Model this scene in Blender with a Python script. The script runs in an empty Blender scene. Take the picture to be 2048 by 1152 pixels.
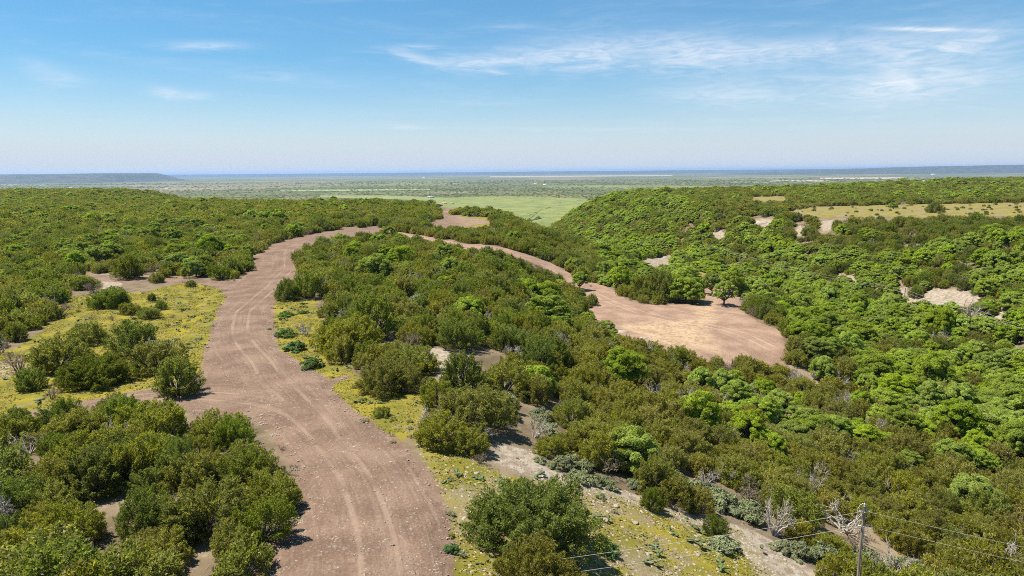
import bpy, math, random
import numpy as np
from mathutils import Matrix, Vector

# ------------------------------------------------------------------ camera, sky, sun, exposure
SC = bpy.context.scene
COL = SC.collection
CAM_Z, PITCH, ROLL, FOC = 22.0, 9.69, -0.46, 1365.333
cam_d = bpy.data.cameras.new('camera'); cam_d.lens = 24.0; cam_d.sensor_width = 36.0
cam_d.clip_start = 0.5; cam_d.clip_end = 200000.0
cam = bpy.data.objects.new('camera', cam_d); COL.objects.link(cam)
RM = Matrix.Rotation(math.radians(90 - PITCH), 4, 'X') @ Matrix.Rotation(math.radians(ROLL), 4, 'Z')
cam.matrix_world = Matrix.Translation((0, 0, CAM_Z)) @ RM
SC.camera = cam

SUN_AZ, SUN_EL = math.radians(-74), math.radians(62)      # azimuth clockwise from +Y (view direction)
world = bpy.data.worlds.new('World'); SC.world = world; world.use_nodes = True
SUN_STRENGTH, SKY_STRENGTH = 4.8, 0.066
VEIL, VEIL_COL = 0.064, (4.9, 5.45, 6.1)
sun_d = bpy.data.lights.new('sun', 'SUN'); sun_d.energy = SUN_STRENGTH; sun_d.angle = math.radians(0.53); sun_d.color = (1.0, 0.95, 0.86)
sun = bpy.data.objects.new('sun', sun_d); COL.objects.link(sun)
to_sun = Vector((math.sin(SUN_AZ) * math.cos(SUN_EL), math.cos(SUN_AZ) * math.cos(SUN_EL), math.sin(SUN_EL)))
sun.rotation_euler = to_sun.to_track_quat('Z', 'Y').to_euler(); sun.location = (-200, 100, 300)
SC.view_settings.view_transform = 'Standard'; SC.view_settings.look = 'None'
SC.view_settings.exposure = 1.0; SC.view_settings.gamma = 1.0; SC.view_settings.use_curve_mapping = False
SC.render.engine = 'CYCLES'
cy = SC.cycles
cy.max_bounces = 5; cy.diffuse_bounces = 3; cy.glossy_bounces = 1; cy.transmission_bounces = 3; cy.volume_bounces = 0
cy.use_denoising = False
cy.filter_width = 1.0
try:
    cy.denoiser = 'OPENIMAGEDENOISE'; cy.denoising_prefilter = 'ACCURATE'
except Exception:
    pass

# ------------------------------------------------------------------ node helper
class NT:
    def __init__(s, tree):
        s.t = tree; s.n = tree.nodes; s.l = tree.links
    def new(s, typ, **kw):
        n = s.n.new(typ)
        for k, v in kw.items(): setattr(n, k, v)
        return n
    def put(s, sock, v):
        if hasattr(v, 'node'): s.l.new(v, sock)
        elif v is not None: sock.default_value = v
    def m(s, op, a, b=None, c=None, clamp=False):
        n = s.new('ShaderNodeMath', operation=op); n.use_clamp = clamp
        for i, v in enumerate((a, b, c)):
            if v is not None: s.put(n.inputs[i], v)
        return n.outputs[0]
    def vm(s, op, a, b=None):
        n = s.new('ShaderNodeVectorMath', operation=op)
        s.put(n.inputs[0], a)
        if b is not None: s.put(n.inputs[1], b)
        return n.outputs[0]
    def sep(s, v):
        n = s.new('ShaderNodeSeparateXYZ'); s.put(n.inputs[0], v); return n.outputs
    def comb(s, x, y, z):
        n = s.new('ShaderNodeCombineXYZ')
        for i, v in enumerate((x, y, z)): s.put(n.inputs[i], v)
        return n.outputs[0]
    def noise(s, vec, scale, detail=3.0, rough=0.55, dist=0.0):
        n = s.new('ShaderNodeTexNoise')
        if vec is not None: s.put(n.inputs['Vector'], vec)
        n.inputs['Scale'].default_value = scale; n.inputs['Detail'].default_value = detail
        n.inputs['Roughness'].default_value = rough; n.inputs['Distortion'].default_value = dist
        return n.outputs[0]
    def vor(s, vec, scale, feature='F1', rand=1.0):
        n = s.new('ShaderNodeTexVoronoi', feature=feature)
        s.put(n.inputs['Vector'], vec); n.inputs['Scale'].default_value = scale; n.inputs['Randomness'].default_value = rand
        return n
    def mix(s, fac, a, b, blend='MIX'):
        n = s.new('ShaderNodeMix', data_type='RGBA', blend_type=blend)
        s.put(n.inputs[0], fac)
        for i, v in ((6, a), (7, b)):
            if isinstance(v, tuple) and len(v) == 3: v = v + (1.0,)
            s.put(n.inputs[i], v)
        return n.outputs[2]
    def step(s, v, lo, hi, smooth=True):
        n = s.new('ShaderNodeMapRange', interpolation_type='SMOOTHSTEP' if smooth else 'LINEAR')
        n.clamp = True if hasattr(n, 'clamp') else None
        s.put(n.inputs[0], v); n.inputs[1].default_value = lo; n.inputs[2].default_value = hi
        return n.outputs[0]

# ------------------------------------------------------------------ world sky with thin cirrus
w = NT(world.node_tree)
w.n.clear()
sky = w.new('ShaderNodeTexSky', sky_type='NISHITA')
sky.sun_disc = False; sky.sun_elevation = SUN_EL; sky.sun_rotation = SUN_AZ
sky.altitude = 300; sky.air_density = 0.9; sky.dust_density = 0.25; sky.ozone_density = 3.0
tc = w.new('ShaderNodeTexCoord')
d = w.vm('NORMALIZE', tc.outputs['Generated'])
dx, dy, dz = w.sep(d)
az = w.m('ARCTAN2', dx, dy)
el = w.m('ARCSINE', dz)
hs = w.new('ShaderNodeHueSaturation')
hs.inputs['Hue'].default_value = 0.488; hs.inputs['Saturation'].default_value = 1.75; hs.inputs['Value'].default_value = 1.0
w.put(hs.inputs['Color'], sky.outputs[0])
# streaks as seen: (x0, y0, x1, y1, half thickness) in photo pixels and strength, turned into sky directions
def sky_dir(px, py):
    v = RM.to_3x3() @ Vector(((px - 1024) / FOC, (576 - py) / FOC, -1.0)); v.normalize()
    return math.atan2(v.x, v.y), math.asin(v.z)
STREAKS = [(765, 98, 900, 132, 7, .75), (850, 130, 1060, 118, 12, .75), (980, 114, 1330, 98, 24, 1.0), (1230, 98, 1580, 106, 26, .95), (1450, 112, 1760, 84, 15, .80), (1600, 104, 2080, 66, 20, .65), (780, 90, 900, 94, 4, .45),
           (960, 138, 1020, 148, 4, .5), (1600, 176, 2120, 130, 36, .85), (1270, 184, 1650, 186, 18, .75), (1740, 55, 2010, 60, 3.3, 1.1), (1880, 90, 2060, 68, 8, .45), (1500, 155, 1700, 158, 6, .4), (1700, 178, 1900, 165, 14, .45),
           (280, 88, 510, 90, 6, .65), (280, 180, 360, 190, 7, .85), (340, 190, 430, 192, 6, .55), (40, 148, 180, 160, 10, .45), (760, 250, 840, 256, 5, .45), (840, 256, 1500, 256, 4, .25), (900, 60, 1100, 50, 5, .25), (1500, 50, 1640, 46, 5, .25), (0, 120, 120, 135, 8, .3), (560, 160, 760, 168, 9, .16)]
wisp_v = w.comb(w.m('MULTIPLY', az, 9.0), w.m('MULTIPLY', el, 46.0), 0.0)
wisp = w.noise(wisp_v, 2.2, 7.0, 0.62, 1.2)
broad = w.noise(w.comb(w.m('MULTIPLY', az, 3.0), w.m('MULTIPLY', el, 20.0), 4.0), 1.6, 4.0, 0.55, 0.6)
azw = w.m('ADD', az, w.m('MULTIPLY', w.m('SUBTRACT', broad, 0.5), 0.05))
elw = w.m('ADD', el, w.m('MULTIPLY', w.m('SUBTRACT', wisp, 0.5), 0.012))
total = None
for (x0_, y0_, x1_, y1_, ht, st) in STREAKS:
    (aa, ea), (ab, eb) = sky_dir(x0_, y0_), sky_dir(x1_, y1_)
    hl = math.hypot(ab - aa, eb - ea) / 2 * .78; ct, sn = (ab - aa) / math.hypot(ab - aa, eb - ea), (eb - ea) / math.hypot(ab - aa, eb - ea)
    u = w.m('SUBTRACT', azw, (aa + ab) / 2); v = w.m('SUBTRACT', elw if ht > 3.5 else el, (ea + eb) / 2)
    uu = w.m('DIVIDE', w.m('ADD', w.m('MULTIPLY', u, ct), w.m('MULTIPLY', v, sn)), hl)
    vv = w.m('DIVIDE', w.m('SUBTRACT', w.m('MULTIPLY', v, ct), w.m('MULTIPLY', u, sn)), ht * (1.25 if ht > 5 else 1) / FOC)
    g = w.m('ADD', w.m('MULTIPLY', uu, uu), w.m('MULTIPLY', vv, vv))
    e = w.m('MULTIPLY', w.m('EXPONENT', w.m('MULTIPLY', g, -1.0)), st)
    total = e if total is None else w.m('ADD', total, e)
tex = w.step(wisp, 0.22, 0.80)
veil = w.m('MULTIPLY', w.step(broad, 0.42, 0.80), w.m('MULTIPLY', tex, 0.30))
cl = w.m('MULTIPLY', total, w.m('ADD', w.m('MULTIPLY', tex, 0.75), 0.22))
cl = w.m('ADD', cl, w.m('MULTIPLY', veil, w.step(el, 0.02, 0.12)))
cl = w.m('MULTIPLY', cl, 0.76, clamp=True)
# thin milky veil: the flatter the line of sight, the more of it is crossed
path = w.m('DIVIDE', -VEIL, w.m('MAXIMUM', dz, 0.012))
milk = w.m('SUBTRACT', 1.0, w.m('EXPONENT', path))
skycol = w.mix(milk, hs.outputs[0], VEIL_COL)
skycol = w.mix(cl, skycol, (7.0, 7.3, 7.8))
bg = w.new('ShaderNodeBackground'); bg.inputs['Strength'].default_value = SKY_STRENGTH
w.put(bg.inputs['Color'], skycol)
wo = w.new('ShaderNodeOutputWorld'); w.l.new(bg.outputs[0], wo.inputs[0])

# ------------------------------------------------------------------ maths of the land
RN = np.array([[RM[i][j] for j in range(3)] for i in range(3)])
def proj(P):
    """world points (n,3) -> photo pixels of the 2048 x 1152 frame, depth"""
    q = (np.asarray(P, float) - np.array([0, 0, CAM_Z])) @ RN
    dep = np.maximum(-q[..., 2], 0.05)
    return 1024 + FOC * q[..., 0] / dep, 576 - FOC * q[..., 1] / dep, -q[..., 2]
def ray(px, py):
    v = RN @ np.array([(px - 1024) / FOC, (576 - py) / FOC, -1.0])
    return v / np.linalg.norm(v)
def sstep(a, b, x):
    t = np.clip((x - a) / (b - a), 0, 1); return t * t * (3 - 2 * t)
_rs = np.random.RandomState(11)
_W = [(_rs.uniform(-1, 1, 2), _rs.uniform(0, 6.28), _rs.uniform(.6, 1.4)) for _ in range(40)]
def rolling(x, y, wl, n0=0, n=9):
    s = 0
    for k, ph, f in _W[n0:n0 + n]:
        kk = k / np.linalg.norm(k) * (6.283 / wl * f)
        s = s + np.sin(x * kk[0] + y * kk[1] + ph)
    return s / n
PLAIN = -100.0
HAZE = 3.2e-5
CLEAR = (33.0, 152.0, -9.0)
EX = [-30000, -1500, -600, -450, -390, -190, -95, -50, -20, 5, 35, 60, 110, 200, 330, 460, 700, 30000]
EY = [3000, 1300, 930, 800, 610, 490, 470, 430, 390, 410, 470, 530, 600, 690, 780, 860, 1000, 3000]
def height(x, y):
    x = np.asarray(x, float); y = np.asarray(y, float)
    yc = np.clip(y, -200, 900)
    axis = np.interp(yc, [-200, 0, 137, 260, 350, 450, 600, 900], [52, 70, 82, 88, 78, 50, 22, 0])
    floor = -15.5 - 0.016 * np.clip(yc, 0, 900)
    xl = -9 + 0.02 * np.clip(yc - 150, 0, 150) - 0.16 * np.clip(yc - 300, 0, 600)
    t = np.clip((x - xl) / (axis - xl), 0, 1)
    lp = np.sqrt(t * t + 0.012) - 0.1095 + 0
    lp = np.clip(lp * 1.12, 0, 1)
    left = floor * (1 - (1 - lp) ** 1.9)
    wr = 70 + 0.02 * yc
    tr = np.clip((x - axis) / wr, 0, 1)
    right = floor * (1 - sstep(0, 1, tr) ** 0.9)
    z = np.where(x < axis, left, right)
    z = z + rolling(x, y, 90) * 0.9 * sstep(60, 200, np.hypot(x, y)) + rolling(x, y, 26, 9) * 0.22
    # swells of the plateau
    z = z + 3.0 * np.exp(-(((x + 520) / 170) ** 2 + ((y - 740) / 140) ** 2))
    z = z + 4.5 * sstep(250, 700, x) * sstep(350, 800, y)
    z = z + 1.5 * np.exp(-(((x - 250) / 160) ** 2 + ((y - 640) / 90) ** 2))
    # graded clearing and road bench
    k = np.exp(-(((x - 34) / 30) ** 6 + ((y - 150) / 38) ** 6))
    z = z * (1 - k) + CLEAR[2] * k
    # fall from the plateau to the plain
    s = y - np.interp(x, EX, EY) - 0
    back = sstep(0, 650, s)
    z = z * (1 - back) + PLAIN * back
    far = sstep(1400, 3000, np.hypot(x, y))
    z = z + far * rolling(x, y, 5200, 18) * 5.0
    return z
def ground_at(px, py, lift=0.0):
    """where the photo pixel meets the land (raised by lift)"""
    v = ray(px, py); t = 8.0 * 1.012 ** np.arange(900)
    for it in range(3):
        P = np.array([0, 0, CAM_Z]) + v * t[:, None]
        under = P[:, 2] <= height(P[:, 0], P[:, 1]) + lift
        i = int(np.argmax(under)) if under.any() else len(t) - 1
        t = np.linspace(t[max(i - 1, 0)], t[i], 60)
    p = np.array([0, 0, CAM_Z]) + v * t[-1] if not under.any() else P[i]
    return np.array([p[0], p[1], p[2] - lift])
def inpoly(poly, x, y):
    poly = np.asarray(poly, float); r = np.zeros(np.shape(x), bool); n = len(poly)
    for i in range(n):
        x1, y1 = poly[i]; x2, y2 = poly[(i + 1) % n]
        if y1 == y2: continue
        c = ((y1 > y) != (y2 > y)) & (x < (x2 - x1) * (y - y1) / (y2 - y1) + x1)
        r ^= c
    return r
def polydist(pts, x, y, closed=False):
    """distance, arclength and signed side to a polyline"""
    best = np.full(np.shape(x), 1e9); al = np.zeros(np.shape(x)); sd = np.zeros(np.shape(x)); L = 0
    n = len(pts)
    for i in range(n if closed else n - 1):
        a = pts[i]; b = pts[(i + 1) % n]; ab = b - a; l = np.hypot(*ab)
        if l < 1e-6: continue
        t = np.clip(((x - a[0]) * ab[0] + (y - a[1]) * ab[1]) / (l * l), 0, 1)
        ex, ey = x - a[0] - t * ab[0], y - a[1] - t * ab[1]
        dd = np.hypot(ex, ey); k = dd < best
        best = np.where(k, dd, best); al = np.where(k, L + t * l, al)
        sd = np.where(k, dd * np.sign(ab[0] * ey - ab[1] * ex), sd); L += l
    return best, al, sd
def smooth_pts(pts, n=3):
    p = np.array(pts, float)
    for _ in range(n):
        q = [p[0]]
        for a, b in zip(p[:-1], p[1:]): q += [a * .75 + b * .25, a * .25 + b * .75]
        q.append(p[-1]); p = np.array(q)
    return p
def G2(poly): return np.array([ground_at(*p)[:2] for p in poly])

# outlines of bare and grassy ground as they show in the photo (pixel), turned into ground plans
ROAD_PX = [(500, 1300), (515, 1152), (548, 1080), (600, 1020), (598, 960), (548, 880), (500, 828), (410, 838), (330, 812), (240, 800), (100, 834), (-200, 876), (-200, 864), (100, 820), (250, 785), (340, 775),
           (402, 745), (412, 690), (432, 630), (452, 582), (400, 566), (250, 566), (180, 560), (190, 548), (260, 552), (400, 558), (470, 562), (500, 540), (516, 505), (545, 488), (600, 473), (650, 463), (757, 452),
           (772, 458), (755, 466), (700, 470), (640, 478), (600, 492), (590, 515), (604, 545), (560, 580), (546, 610), (546, 660), (560, 700), (615, 735), (660, 760), (715, 745), (660, 775), (700, 815), (790, 880), (860, 945), (900, 1020), (905, 1152), (915, 1300)]
SIDE_PX = [(757, 456), (800, 464), (860, 473), (930, 487), (1000, 494), (1060, 511), (1105, 527), (1150, 551), (1178, 572), (1182, 588), (1148, 573), (1106, 545), (1050, 521), (990, 505), (930, 496), (870, 484), (800, 471), (757, 463)]
CLEAR_PX = [(1160, 562), (1205, 566), (1240, 585), (1270, 605), (1330, 612), (1380, 600), (1395, 580), (1420, 572), (1485, 590), (1490, 622), (1525, 645), (1572, 664), (1576, 735), (1480, 740), (1400, 730), (1300, 705), (1230, 672), (1190, 640), (1165, 600)]
PAD_PX = [(878, 424), (892, 424), (905, 431), (975, 439), (985, 446), (935, 453), (880, 454), (856, 448), (862, 441), (888, 438)]
GRASS_PX = [[(455, 578), (380, 562), (300, 582), (130, 592), (90, 660), (20, 700), (-150, 760), (-150, 850), (100, 815), (250, 790), (405, 745), (415, 690), (435, 630)],
            [(544, 600), (630, 598), (645, 650), (690, 730), (740, 770), (860, 790), (860, 830), (800, 890), (690, 810), (660, 775), (600, 730), (556, 700), (544, 650)],
            [(830, 880), (930, 900), (1010, 950), (1120, 960), (1300, 1010), (1480, 1060), (1560, 1152), (1600, 1300), (905, 1300), (900, 1152), (896, 1020), (860, 945)],
            [(1575, 420), (1640, 414), (1760, 410), (2048, 405), (2400, 403), (2400, 436), (2048, 432), (1840, 434), (1650, 436)],
            [(905, 430), (985, 436), (985, 452), (930, 455), (900, 444)], [(1385, 545), (1420, 540), (1420, 560), (1390, 562)],
            [(1500, 394), (1575, 392), (1575, 402), (1500, 404)], [(200, 960), (235, 955), (245, 990), (205, 1000)], [(425, 538), (445, 532), (440, 556), (425, 556)]]
CAL_PX = [[(985, 885), (1060, 900), (1120, 945), (1260, 985), (1400, 1030), (1490, 1055), (1560, 1090), (1640, 1152), (1700, 1300), (1560, 1300), (1500, 1120), (1420, 1065), (1250, 1010), (1100, 968), (990, 925)],
          [(860, 690), (900, 700), (930, 760), (1010, 770), (1000, 790), (960, 790), (890, 760), (850, 720)], [(715, 608), (740, 615), (800, 650), (790, 665), (735, 640)],
          [(195, 548), (245, 545), (240, 575), (205, 578)], [(1690, 552), (1712, 556), (1722, 572), (1700, 570)], [(1780, 598), (1830, 596), (1868, 578), (1930, 580), (1965, 596), (1960, 612), (1900, 614), (1850, 606), (1810, 612)], [(1985, 612), (2020, 618), (2010, 640), (1990, 636)], [(1800, 578), (1815, 574), (1818, 590), (1805, 592)],
          [(1505, 440), (1545, 436), (1545, 450), (1515, 455)], [(1640, 445), (1665, 440), (1662, 465), (1645, 462)], [(1590, 450), (1606, 452), (1602, 475), (1590, 470)], [(1420, 462), (1450, 462), (1445, 478), (1425, 478)],
          [(1230, 650), (1262, 655), (1262, 672), (1235, 672)], [(1275, 520), (1345, 510), (1345, 530), (1290, 532)], [(0, 725), (40, 715), (60, 740), (0, 760)], [(740, 655), (765, 650), (795, 675), (780, 685)]]
road_poly, side_poly, clear_poly, pad_poly = G2(ROAD_PX), G2(SIDE_PX), G2(CLEAR_PX), G2(PAD_PX)
grass_polys = [G2(p) for p in GRASS_PX]; cal_polys = [G2(p) for p in CAL_PX]
ROAD_VIS = [(500, 1300), (512, 1152), (545, 1080), (600, 1020), (598, 960), (548, 880), (520, 822), (440, 826), (390, 828), (330, 806), (250, 798), (250, 786), (340, 775),
            (402, 745)] + ROAD_PX[ROAD_PX.index((412, 690)):]
SIDE_VIS = [(757, 456), (800, 464), (860, 473), (930, 487), (1000, 494), (1060, 512), (1105, 528), (1150, 554), (1178, 575), (1180, 584), (1145, 570), (1105, 542), (1050, 520), (990, 504), (930, 494), (870, 482), (800, 469)]
track_main = smooth_pts(G2([(770, 1300), (762, 1152), (735, 1000), (670, 890), (590, 800), (520, 735), (487, 690), (482, 650), (500, 610), (548, 570), (578, 540), (572, 512), (590, 490), (650, 472), (757, 457)]))
track_b = smooth_pts(G2([(100, 825), (250, 795), (400, 790), (520, 800), (600, 830), (680, 900)]))
track_clear = smooth_pts(G2([(1170, 575), (1230, 610), (1330, 640), (1450, 655), (1530, 690), (1600, 740)]))

def masks(x, y):
    """R dirt, G yellow grass, B bare limestone; soft, ragged borders"""
    jx = rolling(x, y, 7, 3) * 1.1 + rolling(x, y, 2.6, 20) * .5; jy = rolling(x, y, 7, 14) * 1.1 + rolling(x, y, 2.6, 28) * .5
    sc = np.clip(np.hypot(x, y) / 120, .35, 1.5)
    X, Y = x + jx * sc, y + jy * sc
    out = []
    for polys, soft in (([road_poly, side_poly, clear_poly, pad_poly], 1.3), (grass_polys, 2.2), (cal_polys, 1.6)):
        mk = np.zeros(x.shape)
        for p in polys:
            lo, hi = p.min(0) - 8, p.max(0) + 8
            k = (X > lo[0]) & (X < hi[0]) & (Y > lo[1]) & (Y < hi[1])
            if not k.any(): continue
            xs, ys = X[k], Y[k]
            dd = polydist(p, xs, ys, True)[0]; dd = np.where(inpoly(p, xs, ys), dd, -dd)
            mk[k] = np.maximum(mk[k], sstep(-soft, soft, dd))
        out.append(mk)
    return out

# ------------------------------------------------------------------ mesh helpers
def mesh_np(name, V, F, mats=(), attrs=None, smooth=False, fmat=None):
    """V (n,3); F (m,k) all with k corners, or list of such arrays"""
    Fs = F if isinstance(F, list) else [F]
    me = bpy.data.meshes.new(name)
    V = np.ascontiguousarray(V, np.float32)
    me.vertices.add(len(V)); me.vertices.foreach_set('co', V.ravel())
    loops = np.concatenate([f.ravel() for f in Fs]).astype(np.int32)
    tot = np.concatenate([np.full(len(f), f.shape[1], np.int32) for f in Fs])
    st = np.concatenate([[0], np.cumsum(tot)[:-1]]).astype(np.int32)
    me.loops.add(len(loops)); me.loops.foreach_set('vertex_index', loops)
    me.polygons.add(len(tot)); me.polygons.foreach_set('loop_start', st)
    try: me.polygons.foreach_set('loop_total', tot)
    except Exception: pass
    for m_ in mats: me.materials.append(m_)
    if fmat is not None: me.polygons.foreach_set('material_index', np.ascontiguousarray(fmat, np.int32))
    if smooth: me.polygons.foreach_set('use_smooth', np.ones(len(tot), bool))
    if attrs:
        for k, (typ, arr) in attrs.items():
            a = me.attributes.new(k, typ, 'POINT')
            a.data.foreach_set('color' if typ == 'FLOAT_COLOR' else ('vector' if typ == 'FLOAT_VECTOR' else 'value'), np.ascontiguousarray(arr, np.float32 if typ != 'INT' else np.int32).ravel())
    me.update(calc_edges=True); me.validate(verbose=False)
    return me
def link(name, data, parent=None, **props):
    o = bpy.data.objects.new(name, data); COL.objects.link(o)
    if parent is not None: o.parent = parent
    for k, v in props.items(): o[k] = v
    return o
def tube(P, R, n=5):
    """tapered tube along points, quads"""
    P = np.asarray(P, float); m_ = len(P); T = np.gradient(P, axis=0); T /= np.linalg.norm(T, axis=1)[:, None] + 1e-9
    ref = np.array([1, 0, 0]) if abs(T[0][0]) < .8 else np.array([0, 1, 0])
    A = np.cross(T, ref); A /= np.linalg.norm(A, axis=1)[:, None] + 1e-9; B = np.cross(T, A)
    th = np.arange(n) / n * 2 * np.pi
    V = P[:, None, :] + (A[:, None, :] * np.cos(th)[None, :, None] + B[:, None, :] * np.sin(th)[None, :, None]) * np.asarray(R, float)[:, None, None]
    F = []
    for i in range(m_ - 1):
        for j in range(n):
            F.append((i * n + j, i * n + (j + 1) % n, (i + 1) * n + (j + 1) % n, (i + 1) * n + j))
    return V.reshape(-1, 3), np.array(F, int)
def joinvf(parts):
    V, F, o = [], [], 0
    for v, f in parts: V.append(v); F.append(f + o); o += len(v)
    return np.concatenate(V), np.concatenate(F)
def box(lo, hi):
    x0, y0, z0 = lo; x1, y1, z1 = hi
    V = np.array([(x0, y0, z0), (x1, y0, z0), (x1, y1, z0), (x0, y1, z0), (x0, y0, z1), (x1, y0, z1), (x1, y1, z1), (x0, y1, z1)], float)
    F = np.array([(0, 3, 2, 1), (4, 5, 6, 7), (0, 1, 5, 4), (1, 2, 6, 5), (2, 3, 7, 6), (3, 0, 4, 7)])
    return V, F

# ------------------------------------------------------------------ materials
def mat(name, rough=0.9):
    m_ = bpy.data.materials.new(name); m_.use_nodes = True
    nt = NT(m_.node_tree); b = nt.n.get('Principled BSDF'); b.inputs['Roughness'].default_value = rough
    b.inputs['Specular IOR Level'].default_value = 0.2
    return m_, nt, b
def ground_material(name, gain):
    m_, nt, b = mat(name, 0.95)
    b.inputs['Specular IOR Level'].default_value = 0.08
    geo = nt.new('ShaderNodeNewGeometry'); P = geo.outputs['Position']
    at = nt.new('ShaderNodeAttribute', attribute_name='mask'); col = nt.new('ShaderNodeSeparateColor'); nt.l.new(at.outputs['Color'], col.inputs[0])
    D, Gm, B = col.outputs[0], col.outputs[1], col.outputs[2]; plain = at.outputs['Alpha']
    tr = nt.new('ShaderNodeAttribute', attribute_name='track'); tx, ty, tz = nt.sep(tr.outputs['Vector'])
    n_big = nt.noise(P, 0.035, 4); n_mid = nt.noise(P, 0.22, 5, .6); n_fine = nt.noise(P, 1.3, 5, .65); n_grit = nt.noise(P, 5.5, 4, .7)
    ch = nt.vor(P, 3.4); chip_id = nt.sep(ch.outputs['Color'])[0]
    chip = nt.m('MULTIPLY', nt.step(ch.outputs['Distance'], 0.34, 0.20), nt.step(chip_id, 0.62, 0.70))
    ch2 = nt.vor(P, 1.5); chip2 = nt.m('MULTIPLY', nt.step(ch2.outputs['Distance'], 0.30, 0.18), nt.step(nt.sep(ch2.outputs['Color'])[0], 0.80, 0.86))
    # stony soil and litter between the junipers
    soil = nt.mix(nt.step(n_mid, .35, .65), (0.165, 0.118, 0.072), (0.31, 0.235, 0.150))
    soil = nt.mix(nt.m('MULTIPLY', nt.step(n_fine, .52, .68), .55), soil, (0.17, 0.165, 0.045))
    soil = nt.mix(nt.m('MULTIPLY', nt.step(n_big, .5, .62), .6), soil, (0.44, 0.335, 0.215))
    # yellow flowering ground cover
    gr = nt.mix(nt.step(n_mid, .36, .64), (0.21, 0.195, 0.028), (0.37, 0.295, 0.034))
    gr = nt.mix(nt.m('MULTIPLY', nt.step(n_fine, .5, .7), .6), gr, (0.165, 0.170, 0.036))
    gr = nt.mix(nt.m('MULTIPLY', nt.step(nt.noise(P, .5, 5, .65), .53, .66), .75), gr, (0.33, 0.235, 0.13))
    # pale limestone rubble
    stony = nt.m('MULTIPLY', nt.step(nt.noise(P, .16, 5, .7), .45, .58), nt.step(nt.sep(P)[0], -12.0, 0.0))
    gr = nt.mix(nt.m('MULTIPLY', stony, .8), gr, nt.mix(nt.step(n_grit, .4, .6), (0.27, 0.205, 0.125), (0.40, 0.325, 0.215)))
    ca = nt.mix(nt.step(n_fine, .38, .62), (0.31, 0.235, 0.165), (0.50, 0.42, 0.315))
    ca = nt.mix(nt.m('MULTIPLY', nt.step(n_mid, .55, .66), .7), ca, (0.22, 0.185, 0.075))
    # bladed dirt
    di = nt.mix(nt.step(n_mid, .36, .66), (0.185, 0.122, 0.083), (0.275, 0.188, 0.130))
    di = nt.mix(nt.m('MULTIPLY', nt.step(n_grit, .52, .68), .55), di, (0.36, 0.27, 0.195))
    di = nt.mix(nt.m('MULTIPLY', nt.step(n_grit, .48, .34), .5), di, (0.105, 0.072, 0.050))
    lat_w = nt.m('ADD', tx, nt.m('MULTIPLY', nt.m('SUBTRACT', nt.noise(nt.comb(0.0, nt.m('MULTIPLY', ty, 0.03), 3.0), 1.0, 2), .5), 3.0))
    streak = nt.noise(nt.comb(nt.m('MULTIPLY', lat_w, 1.5), nt.m('MULTIPLY', ty, 0.035), 0.0), 1.0, 5, .65)
    streak2 = nt.noise(nt.comb(nt.m('MULTIPLY', lat_w, 4.5), nt.m('MULTIPLY', ty, 0.08), 7.0), 1.0, 4, .6)
    di = nt.mix(nt.m('MULTIPLY', nt.step(streak, .50, .68), nt.m('MULTIPLY', tz, .28)), di, (0.38, 0.285, 0.20))
    di = nt.mix(nt.m('MULTIPLY', nt.step(streak2, .50, .36), nt.m('MULTIPLY', tz, .30)), di, (0.135, 0.09, 0.062))
    rut = nt.m('SUBTRACT', 1.0, nt.m('MINIMUM', nt.m('ABSOLUTE', nt.m('SUBTRACT', nt.m('ABSOLUTE', lat_w), 1.05)), 1.0), clamp=True)
    rut = nt.m('MULTIPLY', nt.step(rut, .72, .92), nt.step(nt.noise(nt.comb(0.0, nt.m('MULTIPLY', ty, .12), 0.0), 1.0, 3), .36, .58))
    di = nt.mix(nt.m('MULTIPLY', rut, nt.m('MULTIPLY', tz, .42)), di, (0.41, 0.305, 0.215))
    # caked yellow grass trampled in the clearing and pale marl
    marl = nt.new('ShaderNodeAttribute', attribute_name='marl')
    di = nt.mix(nt.m('MULTIPLY', marl.outputs['Fac'], nt.step(n_fine, .36, .58)), di, (0.52, 0.41, 0.215))
    base = nt.mix(nt.step(B, .35, .65), soil, ca)
    gfac = nt.step(nt.m('ADD', Gm, nt.m('MULTIPLY', nt.m('SUBTRACT', n_fine, .5), .9)), .34, .66)
    both = nt.m('MULTIPLY', gfac, nt.m('SUBTRACT', 1.0, nt.m('MULTIPLY', nt.step(B, .3, .7), .72)))
    base = nt.mix(both, base, gr)
    dfac = nt.step(nt.m('ADD', D, nt.m('MULTIPLY', nt.m('SUBTRACT', n_fine, .5), 1.1)), .34, .58)
    di = nt.mix(1.0, di, gain, 'MULTIPLY')
    base = nt.mix(dfac, base, di)
    cf = nt.m('MULTIPLY', chip, nt.m('ADD', nt.m('MULTIPLY', D, .22), nt.m('ADD', nt.m('MULTIPLY', B, .45), .12)))
    base = nt.mix(cf, base, (0.50, 0.455, 0.385))
    base = nt.mix(nt.m('MULTIPLY', chip2, nt.m('ADD', nt.m('MULTIPLY', B, .8), .22)), base, (0.52, 0.48, 0.41))
    # far plain: scrub, pasture and ploughed strips
    Pk = nt.vm('MULTIPLY', P, (0.0007, 0.0010, 0.0)); px, py, pz = nt.sep(Pk)
    f1 = nt.vor(Pk, 1.1); fid = nt.sep(f1.outputs['Color'])
    s1 = nt.noise(Pk, 2.4, 6, .62, .4); s2 = nt.noise(Pk, 11.0, 5, .65)
    pl = nt.mix(nt.step(s1, .38, .62), (0.135, 0.150, 0.050), (0.240, 0.235, 0.085))
    pl = nt.mix(nt.m('MULTIPLY', nt.step(s2, .50, .62), .75), pl, (0.085, 0.100, 0.035))
    pl = nt.mix(nt.m('MULTIPLY', nt.step(fid[0], .78, .80), nt.step(s1, .62, .40)), pl, (0.36, 0.275, 0.19))
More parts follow.
